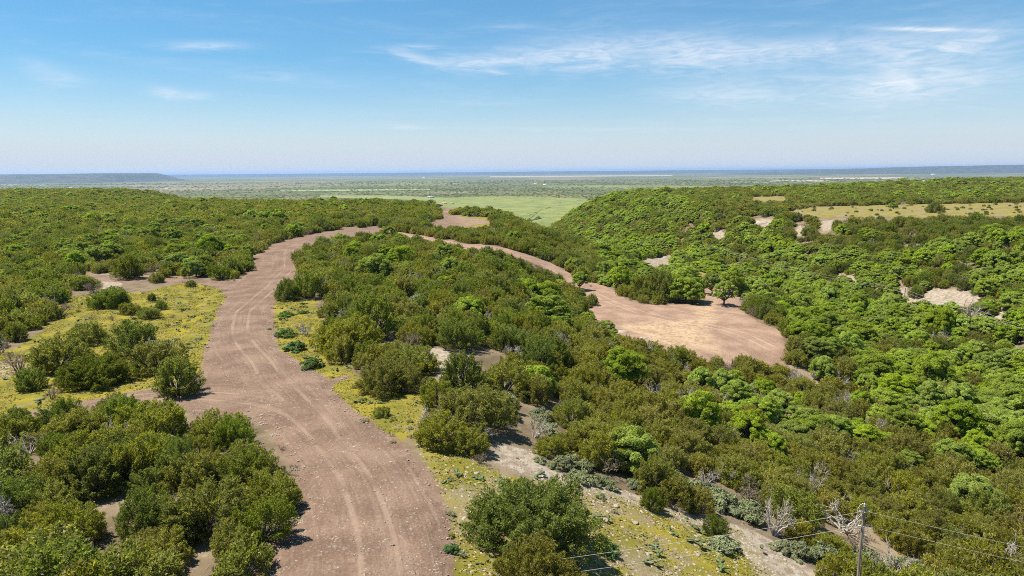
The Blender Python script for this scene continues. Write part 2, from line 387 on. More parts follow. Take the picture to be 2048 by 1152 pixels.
    pl = nt.mix(nt.m('MULTIPLY', nt.step(fid[1], .80, .82), nt.step(s1, .62, .44)), pl, (0.26, 0.28, 0.09))
    base = nt.mix(plain, base, pl)
    nt.put(b.inputs['Base Color'], nt.mix(1.0, base, (.63, .63, .63), 'MULTIPLY'))
    bmp = nt.new('ShaderNodeBump'); bmp.inputs['Strength'].default_value = 0.7; bmp.inputs['Distance'].default_value = 0.12
    hgt = nt.m('ADD', nt.m('MULTIPLY', n_fine, 1.0), nt.m('ADD', nt.m('MULTIPLY', n_grit, .5), nt.m('ADD', nt.m('MULTIPLY', chip, .5), nt.m('MULTIPLY', nt.m('ADD', streak, streak2), nt.m('MULTIPLY', tz, .3)))))
    nt.put(bmp.inputs['Height'], nt.m('MULTIPLY', hgt, nt.m('SUBTRACT', 1.0, plain)))
    nt.l.new(bmp.outputs[0], b.inputs['Normal'])
    return m_
def foliage_material(name, dark, light, tip, hue_spread=0.5, trans=0.30, nscale=1.6, twig=0.0):
    m_, nt, b = mat(name, 0.7)
    b.inputs['Specular IOR Level'].default_value = 0.02
    oi = nt.new('ShaderNodeObjectInfo'); tc_ = nt.new('ShaderNodeTexCoord'); geo = nt.new('ShaderNodeNewGeometry')
    n1 = nt.noise(tc_.outputs['Object'], nscale, 4, .6); n2 = nt.noise(tc_.outputs['Object'], nscale * 5, 3, .6)
    c = nt.mix(nt.step(n1, .34, .66), dark, light)
    c = nt.mix(nt.m('MULTIPLY', nt.step(n2, .52, .70), .7), c, tip)
    r = oi.outputs['Random']; r2 = nt.m('FRACT', nt.m('MULTIPLY', r, 7.31)); r3 = nt.m('FRACT', nt.m('MULTIPLY', r, 31.7))
    isl = geo.outputs['Random Per Island']
    c = nt.mix(nt.m('MULTIPLY', nt.step(isl, 1 - twig, 1 - twig + .01), .85), c, (0.36, 0.29, 0.20))
    hsn = nt.new('ShaderNodeHueSaturation')
    nt.put(hsn.inputs['Hue'], nt.m('ADD', 0.5 - 0.022 * hue_spread, nt.m('MULTIPLY', r2, 0.05 * hue_spread)))
    nt.put(hsn.inputs['Saturation'], nt.m('ADD', 0.82, nt.m('MULTIPLY', r3, 0.16)))
    nt.put(hsn.inputs['Value'], nt.m('MULTIPLY', nt.m('ADD', 0.80, nt.m('MULTIPLY', r, 0.36)), nt.m('ADD', 0.62, nt.m('MULTIPLY', nt.m('FRACT', nt.m('MULTIPLY', isl, 13.7)), 0.76))))
    nt.put(hsn.inputs['Color'], c)
    nt.put(b.inputs['Base Color'], hsn.outputs[0])
    tl = nt.new('ShaderNodeBsdfTranslucent')
    nt.put(tl.inputs[0], nt.mix(1.0, hsn.outputs[0], (1.15, 1.2, .6), 'MULTIPLY'))
    ms = nt.new('ShaderNodeMixShader'); ms.inputs[0].default_value = trans
    nt.l.new(b.outputs[0], ms.inputs[1]); nt.l.new(tl.outputs[0], ms.inputs[2])
    nt.l.new(ms.outputs[0], nt.n['Material Output'].inputs[0])
    return m_
def plain_material(name, a, b_, scale=4.0, rough=.9, stretch=(1, 1, 1), metallic=0.0):
    m_, nt, b = mat(name, rough)
    tc_ = nt.new('ShaderNodeTexCoord'); v = nt.vm('MULTIPLY', tc_.outputs['Object'], stretch)
    nt.put(b.inputs['Base Color'], nt.mix(nt.step(nt.noise(v, scale, 5, .65), .34, .66), a, b_))
    b.inputs['Metallic'].default_value = metallic
    return m_
M_GROUND = ground_material('dry_ground', (1.18, 1.14, 1.14)); M_PALE = ground_material('pale_graded_dirt', (1.74, 1.66, 1.66))
M_JUN = foliage_material('juniper_foliage', (0.163, 0.177, 0.0165), (0.289, 0.287, 0.0212), (0.425, 0.384, 0.0354), .6, .50, twig=.12)
M_JUNG = foliage_material('juniper_foliage_deep_green', (0.118, 0.151, 0.0177), (0.206, 0.242, 0.0236), (0.301, 0.325, 0.0330), .5, .50, twig=.05)
M_JUNO = foliage_material('juniper_foliage_yellowed', (0.196, 0.196, 0.0149), (0.328, 0.305, 0.0207), (0.460, 0.391, 0.0345), .5, .50, twig=.16)
M_OAK = foliage_material('oak_leaves', (0.203, 0.279, 0.0162), (0.325, 0.406, 0.0217), (0.420, 0.474, 0.0325), .18, .50, 1.0)
M_SAGE = foliage_material('silvery_leaves', (0.150, 0.172, 0.070), (0.240, 0.258, 0.120), (0.33, 0.335, 0.19), .4, .3, 2.5)
M_GREENSH = foliage_material('agarita_leaves', (0.060, 0.120, 0.020), (0.110, 0.195, 0.035), (0.20, 0.27, 0.07), .6, .28, 2.5)
M_BARK = plain_material('juniper_bark', (0.085, 0.065, 0.052), (0.20, 0.165, 0.14), 6, .95, (1, 1, .2))
M_DEAD = plain_material('weathered_dead_wood', (0.27, 0.225, 0.175), (0.48, 0.43, 0.355), 5, .9, (1, 1, .3))
M_DRYTWIG = plain_material('dry_brush', (0.17, 0.125, 0.085), (0.33, 0.26, 0.18), 3, .9)
M_ROCK = plain_material('limestone', (0.24, 0.19, 0.14), (0.36, 0.31, 0.245), 3, .9)
M_PEAR = plain_material('cactus_pad', (0.055, 0.085, 0.030), (0.115, 0.150, 0.055), 4, .6)
M_FORB = foliage_material('yellow_forbs', (0.22, 0.190, 0.03), (0.30, 0.245, 0.03), (0.38, 0.30, 0.035), .4, .3, .6)

# ------------------------------------------------------------------ the land
def spaced(lo, hi, fine_lo, fine_hi, step, grow=1.06):
    a = list(np.arange(fine_lo, fine_hi + step / 2, step)); s = step
    b, x = [], fine_hi
    while x < hi: s *= grow; x += s; b.append(x)
    c, x, s = [], fine_lo, step
    while x > lo: s *= grow; x -= s; c.append(x)
    return np.array(c[::-1] + a + b)
gx = spaced(-60000, 60000, -75, 110, 0.8, 1.075); gy = spaced(-3000, 60000, 24, 175, 0.8, 1.035)
X, Y = np.meshgrid(gx, gy); Z = height(X, Y)
mk = masks(X.ravel(), Y.ravel())
plainw = sstep(-45, -85, Z.ravel())
nx, ny = len(gx), len(gy)
ii = np.arange(nx * ny).reshape(ny, nx)
Fq = np.stack([ii[:-1, :-1], ii[:-1, 1:], ii[1:, 1:], ii[1:, :-1]], -1).reshape(-1, 4)
ter = mesh_np('ground', np.stack([X.ravel(), Y.ravel(), Z.ravel()], 1), Fq, [M_GROUND],
              {'mask': ('FLOAT_COLOR', np.stack(mk + [plainw], 1))}, smooth=True)
link('ground', ter, kind='structure', label='dry stony scrubland ground with yellow ground cover')

def draped(name, polys, pitch, track_lines, label, marl_polys=()):
    """dirt surface laid over the land, its rim tucked under it"""
    al = np.concatenate(polys); lo, hi = al.min(0) - 1, al.max(0) + 1
    xs = np.arange(lo[0], hi[0], pitch); ys = np.arange(lo[1], hi[1], pitch)
    X, Y = np.meshgrid(xs, ys); x, y = X.ravel(), Y.ravel()
    jx = rolling(x, y, 5, 2) * .9; jy = rolling(x, y, 5, 12) * .9
    ins = np.zeros(len(x), bool)
    for p in polys: ins |= inpoly(p, x + jx, y + jy)
    ins = ins.reshape(X.shape); nyy, nxx = X.shape
    c = ins[:-1, :-1] & ins[:-1, 1:] & ins[1:, 1:] & ins[1:, :-1]
    i2 = np.arange(nxx * nyy).reshape(nyy, nxx)
    F = np.stack([i2[:-1, :-1], i2[:-1, 1:], i2[1:, 1:], i2[1:, :-1]], -1)[c]
    cnt = np.zeros(nxx * nyy, int); np.add.at(cnt, F.ravel(), 1)
    used = np.unique(F); re = np.full(nxx * nyy, -1); re[used] = np.arange(len(used))
    ux, uy = x[used], y[used]
    best = np.full(len(ux), 1e9); tl = np.zeros((len(ux), 3))
    for t in track_lines:
        dd, aa, sd = polydist(t, ux, uy); k = dd < best; best = np.where(k, dd, best)
        tl[:, 0] = np.where(k, sd, tl[:, 0]); tl[:, 1] = np.where(k, aa, tl[:, 1])
    tl[:, 2] = 1.0
    ruts = -0.06 * np.exp(-((np.abs(tl[:, 0]) - 1.05) / .22) ** 2) if name == 'dirt_road' else 0
    z = height(ux, uy) + np.where(cnt[used] == 4, 0.07 + 0.03 * rolling(ux, uy, 2.2, 5) + ruts, -0.12)
    mm = masks(ux, uy); D = mm[0]
    ml = np.zeros(len(ux))
    for p, wgt in marl_polys:
        dd = polydist(p, ux, uy, True)[0]; dd = np.where(inpoly(p, ux, uy), dd, -dd); ml = np.maximum(ml, wgt * sstep(-2.5, 2.0, dd + rolling(ux, uy, 6, 7) * 2))
    me = mesh_np(name, np.stack([ux, uy, z], 1), re[F], [M_PALE if name in ('clearing', 'dirt_track') else M_GROUND],
                 {'mask': ('FLOAT_COLOR', np.stack([D, mm[1], mm[2], ml * 0], 1)), 'track': ('FLOAT_VECTOR', tl), 'marl': ('FLOAT', ml)}, smooth=True)
    return link(name, me, kind='structure', label=label)
draped('dirt_road', [road_poly], 0.5, [track_main, track_b], 'wide bladed dirt road winding through the scrub with wheel tracks')
draped('dirt_track', [side_poly], 0.5, [smooth_pts(G2([(757, 460), (860, 479), (930, 491), (1000, 500), (1080, 530), (1150, 565), (1180, 580)]))], 'narrow pale dirt track running down to the clearing')
draped('clearing', [clear_poly], 0.5, [track_clear], 'bare graded clearing of pale brown dirt', [(G2([(1240, 655), (1300, 645), (1390, 640), (1405, 600), (1425, 600), (1425, 640), (1400, 660), (1440, 705), (1330, 690)]), .36)])
draped('dirt_pad', [pad_poly], 0.8, [smooth_pts(G2([(885, 428), (900, 440), (960, 458)]))], 'small bare dirt pad near the plateau edge', [(G2([(905, 430), (985, 436), (985, 452), (930, 455)]), .3)])

# ------------------------------------------------------------------ plants
def norm(v): return v / (np.linalg.norm(v, axis=-1, keepdims=True) + 1e-9)
def sprays(rs, C, A, Bz, per, L, Wd, kind, cx, zlow=-0.45):
    """leaf sprays over the shells of lobes: C centres, A/Bz radii"""
    n = len(C) * per
    idx = np.repeat(np.arange(len(C)), per)
    u = norm(rs.normal(size=(n, 3))); bad = u[:, 2] < zlow; u[bad, 2] *= -1
    rad = np.stack([A[idx], A[idx], Bz[idx]], 1)
    k = rs.uniform(.62, 1.06, (n, 1)) ** .7
    p = C[idx] + u * rad * k
    n0 = norm(u / rad * A[idx][:, None])
    glob = norm((p - cx) * np.array([1, 1, 1.3]))
    up = np.array([0, 0, 1.0])
    rnd = rs.normal(size=(n, 3))
    if kind == 'juniper':
        # upright plumes: tapering cones that lean out of the crown
        D = norm(norm((C - cx) * np.array([1, 1, .5])) * .55 + up * .95 + rs.normal(size=C.shape) * .24)[idx]
        t = rs.uniform(0, 1, (n, 1)) ** .8; ln = Bz[idx][:, None] * 2.3
        rad_ = norm(u - D * (u * D).sum(1, keepdims=True))
        p = C[idx] - D * Bz[idx][:, None] + D * ln * t + rad_ * A[idx][:, None] * (1.12 * (1 - t) ** .75 + .10) * rs.uniform(.55, 1.1, (n, 1))
        a = norm(D * .75 + rad_ * .55 + rnd * .45)
        nn = rad_ * .7 + glob * .35 + up * .75 + rs.normal(size=(n, 3)) * .35
    else:
        nn = norm(n0 * .8 + glob * .35 + up * .45 + rs.normal(size=(n, 3)) * .48); a = rnd
    nn = norm(nn - a * (nn * a).sum(1, keepdims=True) / (a * a).sum(1, keepdims=True)) if kind == 'juniper' else nn
    if kind != 'juniper': a = norm(a - nn * (a * nn).sum(1, keepdims=True))
    s = norm(np.cross(nn, a))
    l = L * rs.uniform(.6, 1.35, (n, 1)); wd = Wd * rs.uniform(.65, 1.35, (n, 1))
    if kind != 'juniper': p = p - a * l * .5
    V = np.stack([p, p + a * l * .55 + s * wd * .5 , p + a * l + nn * l * .1, p + a * l * .5 - s * wd * .5], 1).reshape(-1, 3)
    F = np.arange(n * 4).reshape(n, 4)
    return V, F
def juniper_shape(seed, R, H, nl, per, L, Wd, skirt=1.0, flat=.5, lobe=(.095, .165)):
    """many upright plumes packed to a ragged, flattish crown that reaches the ground"""
    rs = np.random.RandomState(seed)
    nb = 6; ba = rs.uniform(0, 6.28, nb); bw = rs.uniform(-.30, .30, nb)
    hb = rs.uniform(-1, 1, (5, 2)); hp = rs.uniform(0, 6.28, 5)
    C, A, Bz = [], [], []
    for i in range(nl):
        th = i * 2.39996 + rs.normal() * .3; q = math.sqrt((i + .5) / nl)
        edge = 1 + sum(bw[j] * math.cos((j + 1) * (th - ba[j])) for j in range(nb)) * .65
        r = q * R * .92 * edge; px_, py_ = r * math.cos(th), r * math.sin(th)
        if rs.uniform() < .16: continue
        und = sum(math.sin((hb[j][0] * px_ + hb[j][1] * py_) * 3.4 / R + hp[j]) for j in range(5)) / 5
        top = H * (1 - .52 * skirt * q ** 2.6) * (1 + .30 * und) * rs.uniform(.80, 1.12)
        if q > .88: top *= rs.uniform(.55, .9)
        a = R * rs.uniform(*lobe); b = min(top * .5, H * rs.uniform(.12, .25))
        C.append((px_, py_, top - b)); A.append(a); Bz.append(b)
        if q > .62:
            for lev in (.55, .22):
                if top > H * (lev + .2) and rs.uniform() < .85:
                    k_ = rs.uniform(.98, 1.08); C.append((px_ * k_, py_ * k_, H * lev * rs.uniform(.7, 1.2))); A.append(a * 1.1); Bz.append(H * rs.uniform(.12, .20))
    C, A, Bz = np.array(C), np.array(A), np.array(Bz)
    leaf = sprays(rs, C, A, Bz, per, L, Wd, 'juniper', np.array([0, 0, H * .3]))
    wood = []
    for i in rs.choice(len(C), min(len(C), 26), replace=False):
        b0 = np.array([rs.normal() * .12 * R * .4, rs.normal() * .12 * R * .4, -.25]); c = C[i] + np.array([0, 0, Bz[i] * .3])
        mid = b0 * .45 + c * .55 + rs.normal(size=3) * .12; mid[2] *= .85
        m2 = (mid + c) / 2 + rs.normal(size=3) * .1
        wood.append(tube([b0, mid, m2, c], np.array([.10, .06, .035, .012]) * (R / 2.6 + .3), 4))
    return leaf, joinvf(wood)
def oak_shape(seed, R, H, nl, per, L, Wd, trunk=True, bare=.35):
    rs = np.random.RandomState(seed)
    C, A, Bz = [], [], []
    nb = 4; ba = rs.uniform(0, 6.28, nb); bw = rs.uniform(-.25, .25, nb)
    for i in range(nl):
        th = i * 2.39996 + rs.normal() * .3; q = math.sqrt((i + .5) / nl)
        edge = 1 + sum(bw[j] * math.cos((j + 1) * (th - ba[j])) for j in range(nb)) * .7
        r = q * R * .84 * edge
        top = H * (bare + (1 - bare) * math.sqrt(max(0, 1 - (q * .97) ** 2)) * rs.uniform(.70, 1.15))
        a = R * rs.uniform(.13, .24); b = a * rs.uniform(.7, 1.0)
        C.append((r * math.cos(th), r * math.sin(th), top - b * .6)); A.append(a); Bz.append(b)
        if q > .5:
            C.append((r * 1.02 * math.cos(th), r * 1.02 * math.sin(th), H * bare * rs.uniform(.75, 1.15))); A.append(a * .95); Bz.append(b)
    C, A, Bz = np.array(C), np.array(A), np.array(Bz)
    leaf = sprays(rs, C, A, Bz, per, L, Wd, 'oak', np.array([0, 0, H * .35]), -.3)
    wood = []
    fork = np.array([rs.normal() * .1, rs.normal() * .1, H * .22])
    tr = R * .055 + .03
    wood.append(tube([(0, 0, -.3), (0.03, -.02, H * .1), fork], [tr * 1.35, tr * 1.05, tr * .95], 7))
    for i in rs.choice(len(C), min(len(C), 14), replace=False):
        c = C[i] + np.array([0, 0, Bz[i] * .4]); mid = fork * .5 + c * .5 + rs.normal(size=3) * .18 * R * .3
        wood.append(tube([fork - np.array([0, 0, .1]), mid, (mid + c) / 2 + rs.normal(size=3) * .1, c], [tr * .75, tr * .5, tr * .3, tr * .12], 5))
    return leaf, joinvf(wood)
def dead_shape(seed, R, H, n1=11, n2=7, n3=4, thick=1.25):
    rs = np.random.RandomState(seed); wood = []
    for i in range(n1):
        th = rs.uniform(0, 6.28); r = R * rs.uniform(.35, 1.0); e = np.array([r * math.cos(th), r * math.sin(th), H * rs.uniform(.45, 1.0) * (1 - .35 * (r / R) ** 2)])
        b0 = np.array([rs.normal() * .12, rs.normal() * .12, -.2]); m1 = b0 * .5 + e * .5 + rs.normal(size=3) * .15 * R * .5
        wood.append(tube([b0, m1, e], np.array([.075, .045, .012]) * thick, 4))
        for j in range(n2):
            t = rs.uniform(.3, 1); s = m1 * (1 - t) + e * t; d2 = norm(e - b0 + rs.normal(size=3) * 1.4 * R * .6 + np.array([0, 0, .3])); l = R * rs.uniform(.2, .45)
            e2 = s + d2 * l; mm = (s + e2) / 2 + rs.normal(size=3) * .06
            wood.append(tube([s, mm, e2], np.array([.028, .018, .007]) * thick, 3))
            for k in range(n3):
                t2 = rs.uniform(.3, 1); s3 = s * (1 - t2) + e2 * t2; e3 = s3 + norm(d2 + rs.normal(size=3) * .8) * l * rs.uniform(.3, .6)
                wood.append(tube([s3, e3], np.array([.013, .005]) * thick, 3))
    return joinvf(wood)
def mound_shape(seed, R, H, nl, per, L, Wd):
    rs = np.random.RandomState(seed); C, A, Bz = [], [], []
    for i in range(nl):
        th = i * 2.39996 + rs.normal() * .4; q = math.sqrt((i + .5) / nl); r = q * R * .85 * rs.uniform(.8, 1.15)
        top = H * math.sqrt(max(.06, 1 - q * q)) * rs.uniform(.7, 1.1); a = R * rs.uniform(.18, .3)
        C.append((r * math.cos(th), r * math.sin(th), top * .6)); A.append(a); Bz.append(max(top * .42, .12))
    leaf = sprays(rs, np.array(C), np.array(A), np.array(Bz), per, L, Wd, 'oak', np.array([0, 0, 0.]), -.2)
    wood = []
    for i in range(8):
        th = rs.uniform(0, 6.28); e = np.array([R * .5 * math.cos(th), R * .5 * math.sin(th), H * .7]); wood.append(tube([(0, 0, -.1), e * .5 + rs.normal(size=3) * .05, e], [.03, .02, .008], 3))
    return leaf, joinvf(wood)
def pear_shape(seed, n):
    """prickly pear: flat oval pads growing from one another; a list of pads"""
    rs = np.random.RandomState(seed); pads = []
    tips = [(np.array([rs.normal() * .45, rs.normal() * .45, -.04]), norm(np.array([rs.normal() * .5, rs.normal() * .5, 1]))) for _ in range(5)]
    for i in range(n):
        b0, dr = tips[rs.randint(len(tips))]
        dr = norm(dr * np.array([1, 1, .4]) + rs.normal(size=3) * np.array([.9, .9, .35]) + np.array([0, 0, .22])); l = rs.uniform(.24, .36); wd = l * .40; th = .035
        s = norm(np.cross(dr, rs.normal(size=3))); nn = np.cross(dr, s); V = []
        ring = [(0.0, .25), (.2, .75), (.55, 1.0), (.85, .75), (1.0, .25)]
        for t, k in ring:
            for c_, q in ((1, 0), (0, 1), (-1, 0), (0, -1)): V.append(b0 + dr * l * t + s * wd * k * c_ + nn * th * k * q)
        F = [(r * 4 + j, r * 4 + (j + 1) % 4, (r + 1) * 4 + (j + 1) % 4, (r + 1) * 4 + j) for r in range(4) for j in range(4)] + [(3, 2, 1, 0), (16, 17, 18, 19)]
        pads.append((np.array(V), np.array(F))); tips.append((b0 + dr * l * .92, dr))
    return pads

def two(leaf_wood, lm, wm, name):
    (lv, lf), (wv, wf) = leaf_wood
    return {'crown': mesh_np(name + '_crown', lv, lf, [lm]), 'trunk': mesh_np(name + '_trunk', wv, wf, [wm], smooth=True), 'raw': leaf_wood, 'mats': (lm, wm)}
JUN_R = 2.4
jun_spec = [(1, 2.4, 3.3, 84, 95, 1.0), (2, 2.4, 3.7, 76, 105, .92), (3, 2.4, 2.8, 80, 90, 1.0), (4, 2.4, 3.5, 66, 105, .95), (5, 2.4, 3.0, 88, 90, 1.0), (6, 2.4, 4.1, 72, 100, .85)]
JUN = []
for i, (sd, R, H, nl, per, sk) in enumerate(jun_spec):
    lm = (M_JUN, M_JUNG, M_JUNO, M_JUN, M_JUNO, M_JUNG)[i]
    JUN.append(two(juniper_shape(sd, R, H, nl, int(per * 1.75), .185, .068, sk), lm, M_BARK, 'juniper'))
JUN_BIG = [two(juniper_shape(21, 4.2, 4.6, 190, 230, .20, .076, 1.0, lobe=(.075, .14)), M_JUNG, M_BARK, 'juniper'), two(juniper_shape(22, 4.0, 4.2, 170, 225, .20, .074, 1.0, lobe=(.075, .145)), M_JUN, M_BARK, 'juniper'), two(juniper_shape(23, 3.2, 4.0, 120, 225, .19, .070, .95, lobe=(.08, .15)), M_JUNO, M_BARK, 'juniper')]
OAK_R = 2.8
OAK = [two(oak_shape(31, 2.8, 4.6, 72, 270, .155, .112), M_OAK, M_BARK, 'oak'), two(oak_shape(32, 2.8, 4.0, 66, 280, .155, .112, bare=.3), M_OAK, M_BARK, 'oak'), two(oak_shape(33, 2.8, 5.2, 76, 260, .155, .112), M_OAK, M_BARK, 'oak'), two(oak_shape(34, 2.8, 3.6, 64, 280, .155, .11, bare=.25), M_OAK, M_BARK, 'oak')]
OAK_OPEN = [two(oak_shape(36, 2.4, 5.0, 34, 170, .20, .14, bare=.52), M_OAK, M_BARK, 'oak'), two(oak_shape(37, 2.4, 4.6, 30, 170, .20, .14, bare=.5), M_OAK, M_BARK, 'oak')]
DEAD = [mesh_np('dead_branches', *dead_shape(41 + i, 1.8, 2.2), [M_DEAD]) for i in range(3)]
DRY = [mesh_np('dry_branches', *dead_shape(51 + i, 1.5, 1.8, 14, 8, 5, .8), [M_DRYTWIG]) for i in range(2)]
SAGE = [two(mound_shape(61 + i, 1.2, .95, 16, 110, .15, .085), M_SAGE, M_DRYTWIG, 'silver_shrub') for i in range(3)]
AGA = [two(mound_shape(71 + i, 1.3, 1.2, 18, 120, .17, .09), M_GREENSH, M_DRYTWIG, 'green_shrub') for i in range(2)]
PEAR = [[mesh_np('pad', *p, [M_PEAR], smooth=True) for p in pear_shape(81 + i, 9)] for i in range(3)]
def low(leaf_wood_fn, lm, wm, name):
    (lv, lf), (wv, wf) = leaf_wood_fn
    V, F = joinvf([(lv, lf), (wv, wf)])
    return mesh_np(name, V, F, [lm, wm], fmat=np.concatenate([np.zeros(len(lf)), np.ones(len(wf))]))
# the same trees for the masses: middle distance and far
MIDJ = [low(juniper_shape(s, R, H, nl, 58, .29, .12, sk), m_, M_BARK, 'juniper_mass') for (s, R, H, nl, per, sk), m_ in zip(jun_spec, (M_JUN, M_JUNG, M_JUNO, M_JUN, M_JUNO, M_JUNG))]
FARJ = [low(juniper_shape(90 + i, 2.4, (3.0, 3.4, 3.8, 3.1)[i], 46, 34, .50, .26, .9, lobe=(.12, .20)), (M_JUN, M_JUNG, M_JUN, M_JUNO)[i], M_BARK, 'juniper_mass') for i in range(4)]
MIDO = [low(oak_shape(31 + i, 2.8, (4.6, 4.0, 5.2)[i], 60, 75, .30, .22), M_OAK, M_BARK, 'oak_mass') for i in range(3)]
FARO = [low(oak_shape(95 + i, 2.8, (4.2, 4.8)[i], 40, 34, .52, .40), M_OAK, M_BARK, 'oak_mass') for i in range(2)]

def instancer(name, label, pts, rot, scl, idx, meshes, category):
    """one mass of plants: points that carry instanced plants"""
    src = bpy.data.collections.new(name + '_sources')
    for i, me in enumerate(meshes):
        o = bpy.data.objects.new('%s_source_%02d' % (name, i), me); src.objects.link(o)
    me = bpy.data.meshes.new(name); n = len(pts)
    me.vertices.add(n); me.vertices.foreach_set('co', np.ascontiguousarray(pts, np.float32).ravel())
    for k, typ, arr in (('rot', 'FLOAT_VECTOR', rot), ('scl', 'FLOAT_VECTOR', scl), ('idx', 'INT', idx)):
        a = me.attributes.new(k, typ, 'POINT'); a.data.foreach_set('vector' if typ == 'FLOAT_VECTOR' else 'value', np.ascontiguousarray(arr, np.float32 if typ != 'INT' else np.int32).ravel())
    o = link(name, me, kind='stuff', label=label, category=category)
    ng = bpy.data.node_groups.new(name, 'GeometryNodeTree')
    ng.interface.new_socket(name='Geometry', in_out='INPUT', socket_type='NodeSocketGeometry'); ng.interface.new_socket(name='Geometry', in_out='OUTPUT', socket_type='NodeSocketGeometry')
    t = NT(ng); gi = t.new('NodeGroupInput'); go = t.new('NodeGroupOutput')
    ci = t.new('GeometryNodeCollectionInfo'); ci.inputs['Collection'].default_value = src; ci.inputs['Separate Children'].default_value = True; ci.inputs['Reset Children'].default_value = True
    def att(nm, ty):
        a = t.new('GeometryNodeInputNamedAttribute', data_type=ty); a.inputs['Name'].default_value = nm; return a.outputs['Attribute']
    iop = t.new('GeometryNodeInstanceOnPoints')
    t.l.new(gi.outputs[0], iop.inputs['Points']); t.l.new(ci.outputs[0], iop.inputs['Instance'])
    iop.inputs['Pick Instance'].default_value = True
    t.l.new(att('idx', 'INT'), iop.inputs['Instance Index'])
    er = t.new('FunctionNodeEulerToRotation'); t.l.new(att('rot', 'FLOAT_VECTOR'), er.inputs[0]); t.l.new(er.outputs[0], iop.inputs['Rotation'])
    t.l.new(att('scl', 'FLOAT_VECTOR'), iop.inputs['Scale']); t.l.new(iop.outputs[0], go.inputs[0])
    md = o.modifiers.new('scatter', 'NODES'); md.node_group = ng
    return o

def plant(name, proto, pos, rz, scl, label, cat, group=None):
    """a plant of its own: an Empty at the stem base, crown and trunk as parts"""
    e = link(name, None); e.location = pos; e.rotation_euler = (0, 0, rz); e.scale = scl if hasattr(scl, '__len__') else (scl,) * 3
    e.empty_display_size = .3
    e['label'] = label; e['category'] = cat
    if group: e['group'] = group
    if isinstance(proto, list):
        for me in proto: link('pad', me, e)
    else:
        for part in ('crown', 'trunk'): link(part, proto[part], e)
    return e
def single(name, me, pos, rz, scl, label, cat, group=None):
    o = link(name, me); o.location = pos; o.rotation_euler = (0, 0, rz); o.scale = scl if hasattr(scl, '__len__') else (scl,) * 3
    o['label'] = label; o['category'] = cat
    if group: o['group'] = group
    return o
# ------------------------------------------------------------------ planting
rs = np.random.RandomState(5)
CLEAR_VIS = [(1160, 562), (1205, 570), (1240, 592), (1270, 612), (1330, 622), (1385, 606), (1398, 572), (1425, 566), (1482, 585), (1486, 622), (1530, 644), (1572, 664), (1576, 724), (1480, 712), (1430, 710), (1330, 690), (1240, 658), (1195, 640), (1172, 606)]
HARD = [ROAD_VIS, SIDE_VIS, CLEAR_VIS, PAD_PX]
SOFT = GRASS_PX + CAL_PX
FIELD_BACK = [(870, 396), (1100, 393), (1085, 406), (1050, 412), (1000, 416), (930, 416), (885, 420), (868, 410)]
OAK_ZONES = [([(1100, 384), (1300, 384), (1420, 420), (1600, 500), (1800, 520), (2100, 470), (2500, 470), (2500, 960), (2048, 900), (1900, 900), (1740, 850), (1640, 760), (1580, 660), (1480, 600), (1300, 580), (1200, 520), (1130, 450)], .50),
             ([(1560, 640), (2500, 600), (2500, 880), (2048, 860), (1800, 830), (1650, 760)], .74),
             ([(1200, 500), (1420, 470), (1500, 560), (1480, 600), (1260, 600), (1190, 560)], .62),
             ([(1350, 770), (1700, 800), (2100, 900), (2400, 1000), (2300, 1060), (1900, 960), (1600, 900), (1380, 840)], .22),
             ([(560, 470), (1000, 480), (1200, 620), (1250, 760), (1000, 700), (800, 600)], .07),
             ([(-300, 470), (450, 440), (480, 520), (0, 560), (-300, 560)], .08), ([(-300, 380), (500, 390), (480, 450), (-300, 470)], .04),
             ([(1500, 360), (2500, 330), (2500, 410), (1500, 400)], .09)]
def oak_share(px, py):
    s = np.where((px < 680) & (py > 760), 0.0, .025)
    for p, v in OAK_ZONES: s = np.where(inpoly(p, px, py), np.maximum(s, v), s)
    return s
